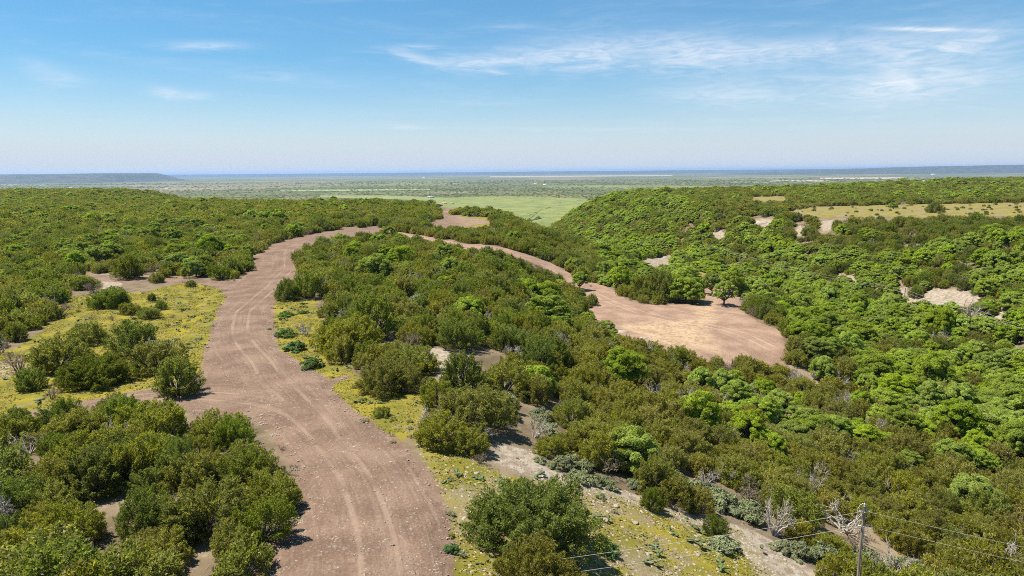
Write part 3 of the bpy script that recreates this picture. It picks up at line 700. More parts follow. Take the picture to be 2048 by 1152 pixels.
# --- single plants the eye picks out: (x, foot y, width in photo pixels, kind, height factor, label)
HAND = [
 (1064, 1124, 318, 'B0', .86, 'big round dense deep green juniper beside the road in the stony grass at the bottom'),
 (1070, 1215, 200, 'B2', 1.0, 'yellowish juniper in front of the big round one, cut by the lower edge'),
 (1303, 1022, 60, 'J1', 1.0, 'small lone dark juniper on stony ground right of the big round juniper'),
 (1432, 1078, 62, 'J5', 1.0, 'small dark juniper at the edge of the pale stony path'),
 (902, 1108, 40, 'A0', 1.0, 'small bright green bush between the road and the big round juniper'),
 (1214, 1112, 62, 'A1', .9, 'green low shrub touching the right side of the big round juniper'),
 (1442, 1108, 84, 'S0', .8, 'pale shrub at the foot of the small juniper by the stony path'),
 (942, 912, 108, 'J0', .8, 'low juniper with bare grey stems in front of the large clump by the road'),
 (940, 862, 215, 'B1', .85, 'large spreading juniper clump right of the road, above the low juniper'),
 (925, 800, 130, 'J1', 1.0, 'upright juniper standing right behind the large spreading juniper clump'),
 (785, 788, 165, 'B1', .9, 'broad dark juniper on yellow grass at the inside of the road curve'),
 (765, 835, 42, 'J3', .8, 'tiny juniper bush on the yellow grass strip right of the road'),
 (690, 712, 170, 'B1', 1.0, 'large dark juniper above the green shrubs at the right road edge'),
 (748, 680, 120, 'J1', 1.1, 'dark juniper leaning on the large one above the green shrubs'),
 (575, 602, 60, 'J1', 1.0, 'dark juniper at the right road edge by the middle bend'),
 (618, 598, 84, 'J5', 1.0, 'dark bushy juniper second from the right road edge by the middle bend'),
 (572, 676, 48, 'A0', .9, 'bright green low shrub at the right road edge, upper of three'),
 (590, 704, 56, 'A1', .9, 'bright green low shrub at the right road edge, middle of three'),
 (625, 738, 58, 'A0', .9, 'bright green low shrub at the right road edge, lowest of three'),
 (572, 634, 44, 'A1', .55, 'flat green bush on the yellow patch right of the road, left one'),
 (606, 628, 30, 'A0', .55, 'flat green bush on the yellow patch right of the road, right one'),
 (358, 796, 108, 'J1', .95, 'round juniper standing alone where the side track meets the road'),
 (318, 750, 120, 'J3', .85, 'juniper with many dead grey branches on the yellow grass left of the road'),
 (272, 714, 110, 'J5', .9, 'dark juniper in the yellow meadow left of the road, below the two small bushes'),
 (195, 775, 145, 'B0', .8, 'wide dark juniper at the lower end of the yellow meadow'),
 (120, 745, 120, 'J0', .9, 'olive juniper left of the wide dark one in the yellow meadow'),
 (62, 782, 60, 'J1', .9, 'small dark juniper by the side track near the left picture edge'),
 (222, 616, 88, 'B0', .9, 'very dark round juniper at the top of the yellow meadow'),
 (175, 690, 76, 'J0', .9, 'mid sized juniper in the middle of the yellow meadow'),
 (260, 630, 46, 'J3', .8, 'olive bush just below the very dark round juniper'),
 (322, 620, 28, 'J1', .9, 'small dark bush in the yellow meadow, upper of two'),
 (300, 638, 54, 'J5', .6, 'low spreading dark bush in the yellow meadow, lower of two'),
 (304, 602, 20, 'J1', 1.0, 'tiny upright juniper high in the yellow meadow'),
 (382, 574, 26, 'J1', .7, 'tiny dark bush on the track at the top of the yellow meadow'),
 (118, 630, 40, 'W0', 1.0, 'dry twiggy bush at the left side of the yellow meadow'),
 (105, 800, 36, 'W1', 1.0, 'small dry bush near the side track'),
 (38, 745, 60, 'W1', 1.0, 'dry grey brown brush at the left edge of the meadow'),
 (260, 560, 64, 'J1', 1.0, 'dark juniper at the end of the short track above the meadow'),
 (316, 566, 34, 'J0', 1.0, 'small olive juniper on the short track above the meadow'),
 (440, 560, 50, 'J5', .9, 'dark juniper at the corner of the short track and the road'),
 (228, 905, 84, 'D0', 1.0, 'bleached dead shrub in the thicket at the lower left'),
 (60, 915, 80, 'D1', 1.0, 'bleached dead shrub near the left picture edge'),
 (15, 1020, 70, 'D2', .9, 'dead grey shrub cut by the left picture edge'),
 (320, 722, 90, 'D1', .9, 'dead grey branches standing out of the juniper left of the road'),
 (668, 700, 60, 'D2', .9, 'dead grey shrub left of the large dark juniper by the green shrubs'),
 (612, 672, 46, 'D1', 1.1, 'pale dead branches above the bright green shrubs at the road edge'),
 (1930, 655, 60, 'D0', 1.3, 'bleached dead tree in the oaks below the far stony slope'),
 (1690, 1075, 110, 'D1', .9, 'dead grey branches left of the utility pole'),
 (955, 885, 100, 'D2', .6, 'bare grey stems under the large spreading juniper clump'),
 (1448, 613, 54, 'P1', 1.0, 'small oak with two bare trunks standing alone on the clearing'),
 (1424, 592, 44, 'P0', 1.1, 'slim oak with bare trunk behind the two trunked oak on the clearing'),
 (1404, 588, 34, 'P1', 1.1, 'thin oak at the far side of the clearing, leftmost of the trio'),
 (1465, 592, 46, 'P0', 1.2, 'taller oak at the far side of the clearing, rightmost of the trio'),
 (1372, 608, 84, 'O1', .95, 'round bright oak casting a shadow on the clearing'),
 (1322, 604, 80, 'J1', 1.15, 'dark juniper left of the round bright oak at the clearing'),
 (1286, 596, 70, 'J3', 1.15, 'olive juniper at the upper rim of the clearing'),
 (1238, 586, 50, 'P0', 1.2, 'bright oak with visible trunk at the upper rim of the clearing'),
 (1160, 582, 42, 'P1', 1.0, 'small oak beside the track just above the clearing'),
 (1184, 612, 34, 'J1', 1.0, 'small dark juniper at the upper left rim of the clearing'),
 (1210, 664, 50, 'O3', .7, 'bright green low oak at the lower left rim of the clearing'),
 (1787, 418, 20, 'O1', .9, 'small lone dark tree on the far pale field, left one'),
 (1868, 426, 36, 'J1', .75, 'broad lone juniper on the far pale field, right one'),
]
SAGE_BELTS = [([(1075, 925), (1140, 938), (1200, 960), (1255, 975)], 10, 46), ([(1345, 972), (1400, 990), (1450, 1015), (1500, 1035), (1440, 1000)], 13, 60), ([(1560, 1100), (1620, 1120), (1690, 1130), (1780, 1135), (1830, 1150)], 9, 56), ([(820, 605), (860, 590)], 3, 40), ([(1000, 800), (1060, 830), (1090, 860)], 5, 44), ([(478, 505), (500, 500)], 2, 34)]
placed = []           # (x, y, r) of hand plants
counts = {}
def proto_of(code):
    k, i = code[0], int(code[1])
    return {'B': (JUN_BIG, (4.2, 4.0, 3.2)), 'J': (JUN, (2.4,) * 6), 'O': (OAK, (2.8,) * 4), 'P': (OAK_OPEN, (2.4,) * 2), 'S': (SAGE, (1.2,) * 3), 'A': (AGA, (1.3,) * 2), 'D': (DEAD, (1.8,) * 3), 'W': (DRY, (1.5,) * 2)}[k][0][i], {'B': (4.2, 4.0, 3.2), 'J': (2.4,) * 6, 'O': (2.8,) * 4, 'P': (2.4,) * 2, 'S': (1.2,) * 3, 'A': (1.3,) * 2, 'D': (1.8,) * 3, 'W': (1.5,) * 2}[k][i]
NAMES = {'B': ('juniper_tree', 'juniper'), 'J': ('juniper_tree', 'juniper'), 'O': ('oak_tree', 'oak'), 'P': ('oak_tree', 'oak'), 'S': ('silver_shrub', 'shrub'), 'A': ('green_shrub', 'shrub'), 'D': ('dead_shrub', 'dead shrub'), 'W': ('dry_bush', 'dry bush')}
GROUPS = {'juniper_tree': 'junipers of the scrub', 'oak_tree': 'oaks of the draw', 'silver_shrub': 'pale shrubs by the stony path', 'green_shrub': 'green shrubs along the road', 'dead_shrub': 'dead shrubs in the scrub', 'dry_bush': 'dry bushes around the meadow'}
def put(code, x, y, R, hf, label, rz=None, an=1.0):
    proto, r0 = proto_of(code); nm, cat = NAMES[code[0]]
    s = R / r0; z = float(height(x, y)) - .05
    rz = rs.uniform(0, 6.28) if rz is None else rz
    if isinstance(proto, dict): return plant(nm, proto, (x, y, z), rz, (s * an, s / an, s * hf), label, cat, GROUPS[nm])
    return single(nm, proto, (x, y, z), rz, (s * an, s / an, s * hf), label, cat, GROUPS[nm])
n_ind = {'juniper_tree': 0, 'oak_tree': 0}
for (px, py, wpx, code, hf, label) in HAND:
    p = ground_at(px, py); dist = np.linalg.norm(p - np.array([0, 0, CAM_Z])); R = wpx / 2 / FOC * dist * (.76 if code[0] in 'BJ' else .88)
    p = p + np.array([p[0], p[1], 0]) / (np.hypot(p[0], p[1]) + 1e-6) * R * .55      # the near rim of the crown is what meets the pixel
    put(code, p[0], p[1], R, hf, label); placed.append((p[0], p[1], R))
    nm = NAMES[code[0]][0]
    if nm in n_ind: n_ind[nm] += 1
belt_words = ['in the row along the thicket above the stony path', 'in the low belt at the upper end of the path', 'at the foot of the utility pole', 'in the thicket beside the small gap', 'in the gap behind the spreading juniper', 'at the road edge by the far bend']
for bi, (line, n, wpx) in enumerate(SAGE_BELTS):
    ln = np.array(line, float)
    for k in range(n):
        t = (k + rs.uniform(-.3, .3)) / max(n - 1, 1) * (len(ln) - 1); t = min(max(t, 0), len(ln) - 1.001); i = int(t); q = ln[i] * (1 - t + i) + ln[i + 1] * (t - i) + rs.normal(size=2) * (10, 5)
        p = ground_at(*q); R = wpx * rs.uniform(.35, .65) / FOC * np.linalg.norm(p - np.array([0, 0, CAM_Z]))
        put('S%d' % rs.randint(3), p[0], p[1], R, rs.uniform(.8, 1.2), 'pale grey green shrub ' + belt_words[bi]); placed.append((p[0], p[1], R * .8))
placed = np.array(placed)

# --- the scrub itself: jittered grid of stems
def candidates(cell, y0, y1, rlo, rhi):
    xs = np.arange(-.98 * y1 - 40, .98 * y1 + 40, cell); ys = np.arange(y0, y1, cell)
    X, Y = np.meshgrid(xs, ys); X = X + (np.arange(len(ys)) % 2)[:, None] * cell * .5
    x = (X + rs.uniform(-.42, .42, X.shape) * cell).ravel(); y = (Y + rs.uniform(-.42, .42, Y.shape) * cell).ravel()
    k = np.abs(x) < .92 * y + 22
    x, y = x[k], y[k]; r = rlo + (rhi - rlo) * rs.beta(1.8, 2.2, len(x))
    return x, y, r
cs = [candidates(2.75, 20, 260, 1.05, 2.55), candidates(4.0, 260, 620, 1.6, 3.3), candidates(6.4, 620, 1250, 2.4, 4.6)]
x, y, r = [np.concatenate(v) for v in zip(*cs)]
z = height(x, y)
s_edge = y - np.interp(x, EX, EY)
keep = s_edge < 480
x, y, r, z = x[keep], y[keep], r[keep], z[keep]
pxb, pyb, dep = proj(np.stack([x, y, z], 1))
share = oak_share(pxb, pyb)
patch = .5 + .5 * np.sin(x * .085 + 2 * np.sin(y * .05) + 1.3) * np.sin(y * .07 + 1.7 * np.sin(x * .06))
share = np.clip(share * (.25 + 1.2 * patch), 0, .85)
kind = np.where(rs.uniform(size=len(x)) < share, 1, 0)                       # 1 oak, 0 juniper
kind = np.where((rs.uniform(size=len(x)) < np.where((x > 5) & (y < 130), .09, .055)) & (kind == 0), 2, kind)      # 2 dead
kind = np.where((rs.uniform(size=len(x)) < .045) & (kind == 0), 3, kind)      # 3 dry twiggy
r = np.where(kind == 1, r * rs.uniform(1.05, 1.60, len(x)), r); r = np.where(kind >= 2, np.minimum(r, 2.0) * .9, r)
hk = np.where(kind == 2, 1.45, np.where(kind == 1, .95, 1.0))
Hc = np.where(kind == 1, r * 1.35, r * 1.35) * np.where(kind >= 2, .8, 1)
hf = rs.uniform(.78, 1.08, len(x)) * hk * np.interp(y, [200, 300, 600, 900], [1, .85, .68, .58]); ani = rs.uniform(.80, 1.26, len(x))
rej = np.zeros(len(x), bool)
for (ox, oz) in ((0, 0), (0, .35), (-.5, .3), (.5, .3), (-.3, .65), (.3, .65), (0, .9)):
    qx, qy, qd = proj(np.stack([x + ox * r, y, z + oz * Hc * hf], 1))
    for p in HARD: rej |= inpoly(p, qx, qy)
    rej |= inpoly(FIELD_BACK, qx, qy)
    if abs(ox) < .45:
        for p in SOFT: rej |= inpoly(p, qx, qy)
for p in ([road_poly, side_poly, clear_poly, pad_poly]): rej |= inpoly(p, x, y)
near = np.zeros(len(x), bool)
for (hx, hy, hr) in placed: near |= np.hypot(x - hx, y - hy) < (hr * .75 + r * .45)
pole_clear = np.zeros(len(x), bool)
# small natural gaps
gap = rolling(x, y, 17, 6) + .6 * rolling(x, y, 6, 22)
thin = gap > np.where((x > 6) & (y < 100), .70, np.where(y > 45, .37, .50))
far_right = (x > 120) & (y > 170); thin |= far_right & (gap > .22)
left_far = (x < -60) & (y > 90); thin |= left_far & (gap > .22)
inside = np.zeros(len(x), bool); oi_ = np.where((kind == 1) & ~rej & ~near & ~thin & (y < 300))[0]
for i in oi_: inside |= (kind != 1) & (np.hypot(x - x[i], y - y[i]) < r[i] * .62)
ok = ~(rej | near | thin | inside)
x, y, r, z, kind, hf, pxb, pyb, ani = [v[ok] for v in (x, y, r, z, kind, hf, pxb, pyb, ani)]
dist = np.sqrt(x ** 2 + y ** 2 + (z - CAM_Z) ** 2)
inframe = (pxb > 8) & (pxb < 2040) & (pyb < 1146) & (pyb > 340)
rot = rs.uniform(0, 6.283, len(x)); pick = rs.randint(0, 1000, len(x))
jv = np.where((x > 6) & (y < 120), np.array([2, 4, 0, 2, 4, 3])[pick % 6], np.array([0, 1, 3, 5, 0, 3, 1, 0])[pick % 8])
app = np.where(inframe, r / dist, -1)

# which part of the picture a plant grows in, for its label
PLACES = [([(0, 800), (620, 800), (620, 960), (0, 960)], 'thicket below the side track'), ([(-10, 940), (330, 940), (330, 1160), (-10, 1160)], 'thicket in the lower left corner'), ([(330, 940), (640, 940), (640, 1160), (330, 1160)], 'thicket left of the lower road'),
          ([(860, 800), (1250, 760), (1330, 1010), (1060, 960)], 'thicket above the pale shrubs'), ([(1250, 780), (1600, 780), (1640, 960), (1330, 1010)], 'thicket above the stony path'), ([(1330, 960), (1720, 940), (1720, 1160), (1330, 1160)], 'thicket left of the pole'),
          ([(1720, 900), (2050, 900), (2050, 1160), (1720, 1160)], 'thicket right of the pole'), ([(1560, 640), (1760, 640), (1760, 800), (1560, 800)], 'draw just right of the clearing'), ([(1760, 600), (1910, 640), (1910, 740), (1760, 740)], 'draw below the two far poles'), ([(1910, 630), (2050, 630), (2050, 740), (1910, 740)], 'draw at the right edge'), ([(1760, 740), (1910, 740), (1910, 830), (1760, 830)], 'middle of the lower draw'), ([(1910, 740), (2050, 740), (2050, 830), (1910, 830)], 'lower draw at the right edge'), ([(1560, 800), (1800, 800), (1800, 960), (1560, 960)], 'slope above the utility pole'), ([(1800, 830), (2050, 830), (2050, 960), (1800, 960)], 'slope at the lower right edge'), ([(1200, 660), (1620, 700), (1620, 800), (1200, 800)], 'thicket just below the clearing'),
          ([(780, 620), (1250, 620), (1250, 800), (780, 800)], 'thicket between road and clearing'), ([(540, 450), (1200, 450), (1200, 640), (540, 640)], 'thicket inside the road bend'), ([(-10, 520), (560, 520), (560, 800), (-10, 800)], 'scrub around the yellow meadow'),
          ([(-10, 440), (560, 440), (560, 540), (-10, 540)], 'scrub left of the far road bend'), ([(-10, 340), (900, 340), (900, 470), (-10, 470)], 'far scrub on the left plateau'), ([(1100, 370), (1560, 370), (1560, 620), (1100, 620)], 'wooded draw above the clearing'),
          ([(1480, 430), (2050, 430), (2050, 660), (1480, 660)], 'hillside below the far field'), ([(900, 340), (2050, 340), (2050, 460), (900, 460)], 'far ridge')]
def place(px, py):
    for p, s in PLACES:
        if inpoly(p, np.array([px]), np.array([py]))[0]: return s
    return 'scrub at the picture edge'
JW = {0: 'olive', 1: 'deep green', 2: 'yellowish', 3: 'tall olive', 4: 'flat yellowish', 5: 'tall deep green'}
done = np.zeros(len(x), bool); bylabel = {}
def individuals(kd, limit, code, words):
    idx = np.where((kind == kd) & (app > 0))[0]; idx = idx[np.argsort(-app[idx])][:limit]
    made = []
    for i in idx:
        v = int(jv[i]) if code == 'J' else pick[i] % {'O': 4, 'D': 3, 'W': 2}[code]
        sz = 'big' if r[i] > 2.0 else ('small' if r[i] < 1.5 else 'middling')
        if code == 'O': sz = 'big' if r[i] > 3.1 else ('small' if r[i] < 2.3 else 'middling')
        lab = '%s %s in the %s' % (sz, words(v), place(pxb[i], pyb[i]))
        made.append((put('%s%d' % (code, v), x[i], y[i], r[i], hf[i], lab, rot[i], ani[i]), pxb[i], lab)); done[i] = True
    by = {}
    for o, p, lab in made: by.setdefault(lab, []).append((p, o))
    for lab, lst in by.items():          # what sets it apart: its place among its like
        lst.sort(key=lambda q: q[0])
        if len(lst) == 2: tags = [', left of two', ', right of two']
        elif len(lst) == 3: tags = [', left of three', ', middle of three', ', right of three']
        elif len(lst) == 1: tags = ['']
        else:
            tags = [', leftmost', ', second from left'] + [', amid its like'] * (len(lst) - 4) + [', second from right', ', rightmost']
        for (q, o), tg in zip(lst, tags):
            o['label'] = lab + tg
            if tg == ', amid its like': o['group'] = o['group'] + ': ' + lab
individuals(0, 300 - n_ind['juniper_tree'], 'J', lambda v: JW[v] + ' juniper')
individuals(1, 300 - n_ind['oak_tree'], 'O', lambda v: ('bright green oak', 'bright low oak', 'bright tall oak', 'bright wide oak')[v])
individuals(2, 90, 'D', lambda v: 'bleached dead shrub')
individuals(3, 70, 'W', lambda v: 'dry twiggy bush')

rest = ~done
def mass(name, label, sel, meshes, r0, cat):
    i = np.where(sel)[0]
    if not len(i): return
    s = r[i] / r0
    instancer(name, label, np.stack([x[i], y[i], z[i] - .05], 1), np.stack([0 * s, 0 * s, rot[i]], 1), np.stack([s * ani[i], s / ani[i], s * hf[i]], 1), jv[i] if len(meshes) == 6 else pick[i] % len(meshes), meshes, cat)
mass('juniper_scrub', 'dense olive juniper scrub covering the plateau beyond the nearer trees', rest & (kind == 0) & (dist < 330), MIDJ, 2.4, 'scrub')
mass('far_juniper_scrub', 'dark juniper scrub towards the far plateau edge', rest & (kind == 0) & (dist >= 330), FARJ, 2.4, 'scrub')
mass('oak_wood', 'bright green oak wood filling the draw', rest & (kind == 1) & (dist < 330), MIDO, 2.8, 'wood')
mass('far_oak_wood', 'bright green oaks scattered over the far ridge', rest & (kind == 1) & (dist >= 330), FARO, 2.8, 'wood')
mass('dead_brush', 'grey dead brush scattered through the scrub', rest & (kind >= 2), DEAD + DRY, 1.7, 'brush')

# low weeds, seedlings and dry twigs along the verges and in the gaps
nv = 5200; vx = rs.uniform(-75, 75, nv); vy = rs.uniform(30, 240, nv)
de = np.minimum.reduce([polydist(q, vx, vy, True)[0] for q in (road_poly, clear_poly, side_poly)])
ing = np.zeros(nv, bool); onr = np.zeros(nv, bool)
for q in grass_polys[:3] + cal_polys[:3]: ing |= inpoly(q, vx, vy)
for q in (road_poly, clear_poly, side_poly): onr |= inpoly(q, vx, vy)
k = ((de < 2.2) & (~onr | (de < .5)) & (rs.uniform(size=nv) < .75)) | (ing & ~onr & (rs.uniform(size=nv) < .16))
vx, vy = vx[k], vy[k]; s = rs.uniform(.12, .42, len(vx))
weed_meshes = [low(mound_shape(160 + i, 1.2, 1.0, 9, 40, .26, .13), (M_GREENSH, M_SAGE, M_JUN, M_JUNO)[i], M_DRYTWIG, 'weed') for i in range(4)] + DRY
instancer('verge_weeds', 'low weeds, seedlings and dry twigs along the road verges', np.stack([vx, vy, height(vx, vy)], 1), np.stack([0 * s, 0 * s, rs.uniform(0, 6.28, len(vx))], 1), np.stack([s, s, s * rs.uniform(.6, 1.2, len(vx))], 1), rs.randint(0, 6, len(vx)), weed_meshes, 'weeds')
# ------------------------------------------------------------------ far land: plain, mesas, fields, farms
M_MESA = plain_material('mesa_slope', (0.030, 0.042, 0.026), (0.075, 0.075, 0.045), .006, .95)
def mesa(name, label, crest, foot, near, deep, seed):
    """a long table hill: crest = (x, height) profile; slopes down to the plain on all sides"""
    rr = np.random.RandomState(seed); cx = np.array([c[0] for c in crest], float); cz = np.array([c[1] for c in crest], float)
    xs = np.linspace(cx[0], cx[-1], 160); ys = np.linspace(0, 1, 22)
    h = np.interp(xs, cx, cz); V = []
    for j, t in enumerate(ys):
        prof = sstep(0, .30, t) * .55 + sstep(.26, .36, t) * .45 if t < .5 else 1 - sstep(.8, 1.0, t)
        front = near + rolling(xs, xs * 0 + 50, 2600, 3) * 500 + rolling(xs, xs * 0, 700, 12) * 160
        yv = front + (deep) * t
        zz = PLAIN - 12 + (h + 12) * prof + rolling(xs, yv, 420, 21) * 7 * prof + rolling(xs, yv, 150, 6) * 3 * prof
        V.append(np.stack([xs, yv, zz], 1))
    V = np.concatenate(V); n = len(xs); i2 = np.arange(len(V)).reshape(len(ys), n)
    F = np.stack([i2[:-1, :-1], i2[:-1, 1:], i2[1:, 1:], i2[1:, :-1]], -1).reshape(-1, 4)
    link(name, mesh_np(name, V, F, [M_MESA], smooth=True), kind='structure', label=label)
mesa('mesa', 'long flat topped blue mesa on the left horizon', [(-16000, 136), (-10500, 132), (-9600, 138), (-9100, 134), (-8700, 140), (-8000, 134), (-7500, 138), (-7000, 145), (-6640, 141), (-6500, 116), (-6400, 60), (-6250, 14), (-6050, -12)], 0, 10200, 3600, 3)
mesa('hills', 'low blue hills along the right horizon', [(5200, -12), (6300, 30), (7200, 60), (7700, 96), (8100, 106), (8500, 98), (9100, 124), (9700, 128), (10300, 150), (11200, 168), (12100, 170), (13000, 186), (15000, 200), (20000, 190)], 0, 14500, 5200, 8)
mesa('hills', 'faint blue rise of land closing the middle horizon', [(-21000, 96), (-15000, 102), (-9000, 98), (-4000, 104), (-1500, 100), (200, 108), (2600, 111), (4300, 106), (6000, 114), (9000, 108), (14000, 118), (21000, 112)], 0, 24000, 6000, 15)

def field(name, px_poly, ca, cb, label, scale=.02, lift=1.2):
    """cultivated ground on the plain, laid just above it"""
    P = G2(px_poly); n = 26; lo, hi = P.min(0), P.max(0)
    bb = np.linspace(0, 1, n); m_ = plain_material(name + '_cover', ca, cb, scale, .95)
    # subdivide the outline as a fan of strips between its two long sides
    h2 = len(P) // 2; top = P[:h2]; bot = P[h2:][::-1]
    def along(L, t): 
        s = np.linspace(0, 1, len(L)); return np.stack([np.interp(t, s, L[:, 0]), np.interp(t, s, L[:, 1])], 1)
    A, B = along(top, bb), along(bot, bb); V = []
    for q in np.linspace(0, 1, 9):
        p = A * (1 - q) + B * q; p = p + (np.stack([rolling(p[:, 0], p[:, 1], 420, 3), rolling(p[:, 0], p[:, 1], 380, 17)], 1) * .05 * np.abs(B - A).mean() * 4 if q in (0., 1.) else 0); V.append(np.stack([p[:, 0], p[:, 1], height(p[:, 0], p[:, 1]) + lift], 1))
    V = np.concatenate(V); i2 = np.arange(len(V)).reshape(9, n)
    F = np.stack([i2[:-1, :-1], i2[:-1, 1:], i2[1:, 1:], i2[1:, :-1]], -1).reshape(-1, 4)
    link(name, mesh_np(name, V, F, [m_], smooth=True), kind='structure', label=label)
field('field', [(880, 395), (1010, 393), (1190, 397), (1195, 404), (1180, 424), (1040, 426), (900, 420), (870, 404)], (0.115, 0.145, 0.036), (0.20, 0.205, 0.052), 'bright green meadow in the valley beyond the dirt pad', .018)
field('field', [(640, 391), (760, 391), (890, 396), (890, 402), (780, 399), (640, 395)], (0.15, 0.175, 0.05), (0.19, 0.21, 0.065), 'light green strip of meadow beyond the left plateau', .012)
field('field', [(980, 352.5), (1150, 351.5), (1345, 350), (1345, 352), (1150, 353.5), (980, 354.5)], (0.30, 0.23, 0.16), (0.36, 0.29, 0.21), 'pale tan ploughed strip far out on the plain', .004)
field('field', [(1640, 355.5), (1760, 355), (1810, 355), (1800, 357.5), (1740, 358), (1640, 358)], (0.38, 0.27, 0.20), (0.46, 0.34, 0.26), 'reddish ploughed field before the blue hills', .004)
field('field', [(1540, 361), (1600, 360.5), (1660, 361), (1650, 363), (1600, 363), (1540, 363)], (0.38, 0.29, 0.21), (0.44, 0.34, 0.26), 'small tan field beyond the right ridge', .004)
field('field', [(560, 380), (700, 379), (860, 378), (860, 380.5), (700, 382), (560, 383)], (0.20, 0.24, 0.09), (0.25, 0.28, 0.11), 'pale green pasture strip on the plain', .006)
# scrub on the plain, as clumps of low trees
cl_m = [low(oak_shape(120 + i, 7.5, 5.2, 14, 16, 2.2, 1.8, bare=.25), (M_OAK, M_JUNG, M_JUN)[i], M_BARK, 'thicket') for i in range(3)]
npl = 60000
u = rs.uniform(0, 1, npl); yy = 1500 * (9500 / 1500) ** u; xx = rs.uniform(-.95, .95, npl) * yy
dens = rolling(xx * .18, yy, 1100, 2) + .7 * rolling(xx * .3, yy, 420, 13) + .55 * rs.normal(size=npl)
zz = height(xx, yy); qx, qy, qd = proj(np.stack([xx, yy, zz], 1))
band = ((qy > 374) & (qy < 392) & (qx > 700) & (qx < 1500)) | ((qy > 360) & (qy < 372) & (qx > 1350))
k = (zz < -70) & ((dens > .30) | (band & (dens > -.25)))
for p in ([(880, 395), (1010, 393), (1190, 397), (1195, 404), (1180, 424), (1040, 426), (900, 420), (870, 404)], [(640, 391), (760, 391), (890, 396), (890, 402), (780, 399), (640, 395)]): k &= ~inpoly(p, qx, qy) | (rs.uniform(size=npl) < .10)
xx, yy, zz = xx[k], yy[k], zz[k]; n = len(xx); s = rs.uniform(.25, .85, n) * np.interp(yy, [1500, 9000], [.38, 1.35])
instancer('plain_woodland', 'patches of low trees scattered over the distant plain', np.stack([xx, yy, zz], 1), np.stack([0 * s, 0 * s, rs.uniform(-.3, .3, n)], 1), np.stack([s * rs.uniform(1.2, 2.4, n), s * 1.5, s], 1), rs.randint(0, 3, n), cl_m, 'woodland')

M_WHITE = plain_material('pale_sheet_metal', (0.62, 0.62, 0.60), (0.80, 0.80, 0.78), .3, .5)
M_ROOF = plain_material('grey_roofing', (0.30, 0.30, 0.30), (0.46, 0.45, 0.44), .3, .6)
M_DARK = plain_material('painted_opening_shade', (0.03, 0.03, 0.03), (0.06, 0.055, 0.05), 1, .9)  # near-black colour stands in for the shade inside openings
M_TAN = plain_material('ochre_boards', (0.50, 0.30, 0.08), (0.62, 0.40, 0.14), .5, .8)
def gable(L, W, H, rise):
    V = np.array([(-L / 2 - .6, -W / 2 - .6, H), (L / 2 + .6, -W / 2 - .6, H), (L / 2 + .6, 0, H + rise), (-L / 2 - .6, 0, H + rise), (L / 2 + .6, W / 2 + .6, H), (-L / 2 - .6, W / 2 + .6, H)], float)
    T = V - np.array([0, 0, .35])
    A = np.concatenate([V, T]); F = np.array([(0, 1, 2, 3), (3, 2, 4, 5), (6, 9, 8, 7), (9, 11, 10, 8), (0, 6, 7, 1), (5, 4, 10, 11), (0, 3, 9, 6), (3, 5, 11, 9), (1, 7, 8, 2), (2, 8, 10, 4)])
    return A, F
def barn(px, py, L, W, H, label, wall=None, roof=None, bays=2, rz=0.0, name='farm_building'):
    p = ground_at(px, py); e = link(name, None, label=label, category='building', group='farm buildings on the plain'); e.location = p - np.array([0, 0, .6]); e.rotation_euler = (0, 0, rz)
    link('wall', mesh_np('wall', *box((-L / 2, -W / 2, 0), (L / 2, W / 2, H)), [wall or M_WHITE]), e)
    link('roof', mesh_np('roof', *gable(L, W, H + .02, H * .4), [roof or M_WHITE]), e)
    for b_ in range(bays):
        x0 = -L / 2 + L * (b_ + .25) / bays; x1 = x0 + L * .5 / bays
        link('shaded_opening_panel', mesh_np('shaded_opening_panel', *box((x0, -W / 2 - .12, .1), (x1, -W / 2 - .02, H * .78)), [M_DARK]), e)  # solid dark panel on the wall, painted as the shade of an open bay
barn(862, 396, 32, 14, 6, 'grey roofed barn among the trees at the meadow edge beyond the left plateau', M_ROOF, M_ROOF, 3)
barn(889, 408, 20, 7, 4.2, 'ochre open fronted shed at the near end of the green meadow', M_TAN, M_TAN, 3, name='shed')
barn(905, 408, 13, 6, 4.0, 'tan shed with dark bays right of the ochre shed', plain_material('weathered_boards', (0.36, 0.30, 0.20), (0.48, 0.41, 0.30), .5), M_ROOF, 3, name='shed')
barn(1072, 368, 42, 18, 8, 'white farm building, left of the pair on the middle of the plain')
barn(1090, 370.5, 30, 16, 8, 'white farm building, right of the pair on the middle of the plain')
barn(144, 376, 40, 18, 8, 'white barn on the plain above the left hill')
barn(335, 378, 34, 16, 7, 'white shed right of the left hill, in front of the mesa')
barn(358, 394, 16, 10, 5, 'small pale house at the right foot of the left hill', None, M_ROOF)
barn(848, 356, 60, 25, 12, 'tiny white building far out on the plain, middle of the horizon')
barn(1835, 343, 95, 30, 16, 'white building at the foot of the right blue hills, left one')
barn(1868, 350, 90, 30, 14, 'white building at the foot of the right blue hills, right one')
# white hunting hut on the right ridge
def hut(px, py):
    p = ground_at(px, py); e = link('hunting_hut', None, label='small white hut on legs standing out of the scrub on the right ridge', category='hut'); e.location = p - np.array([0, 0, .2])
    for sx in (-1, 1):
        for sy in (-1, 1): link('leg', mesh_np('leg', *tube([(sx * .9, sy * .9, 0), (sx * .75, sy * .75, 3.6)], [.09, .08], 6), [M_BARK]), e)
    link('cabin', mesh_np('cabin', *box((-.95, -.95, 3.6), (.95, .95, 5.6)), [M_WHITE]), e); link('roof', mesh_np('roof', *gable(2.0, 2.0, 5.62, .5), [M_WHITE]), e)
    link('window', mesh_np('window', *box((-.5, -.99, 4.6), (.5, -.955, 5.1)), [M_DARK]), e)
hut(1847, 372)

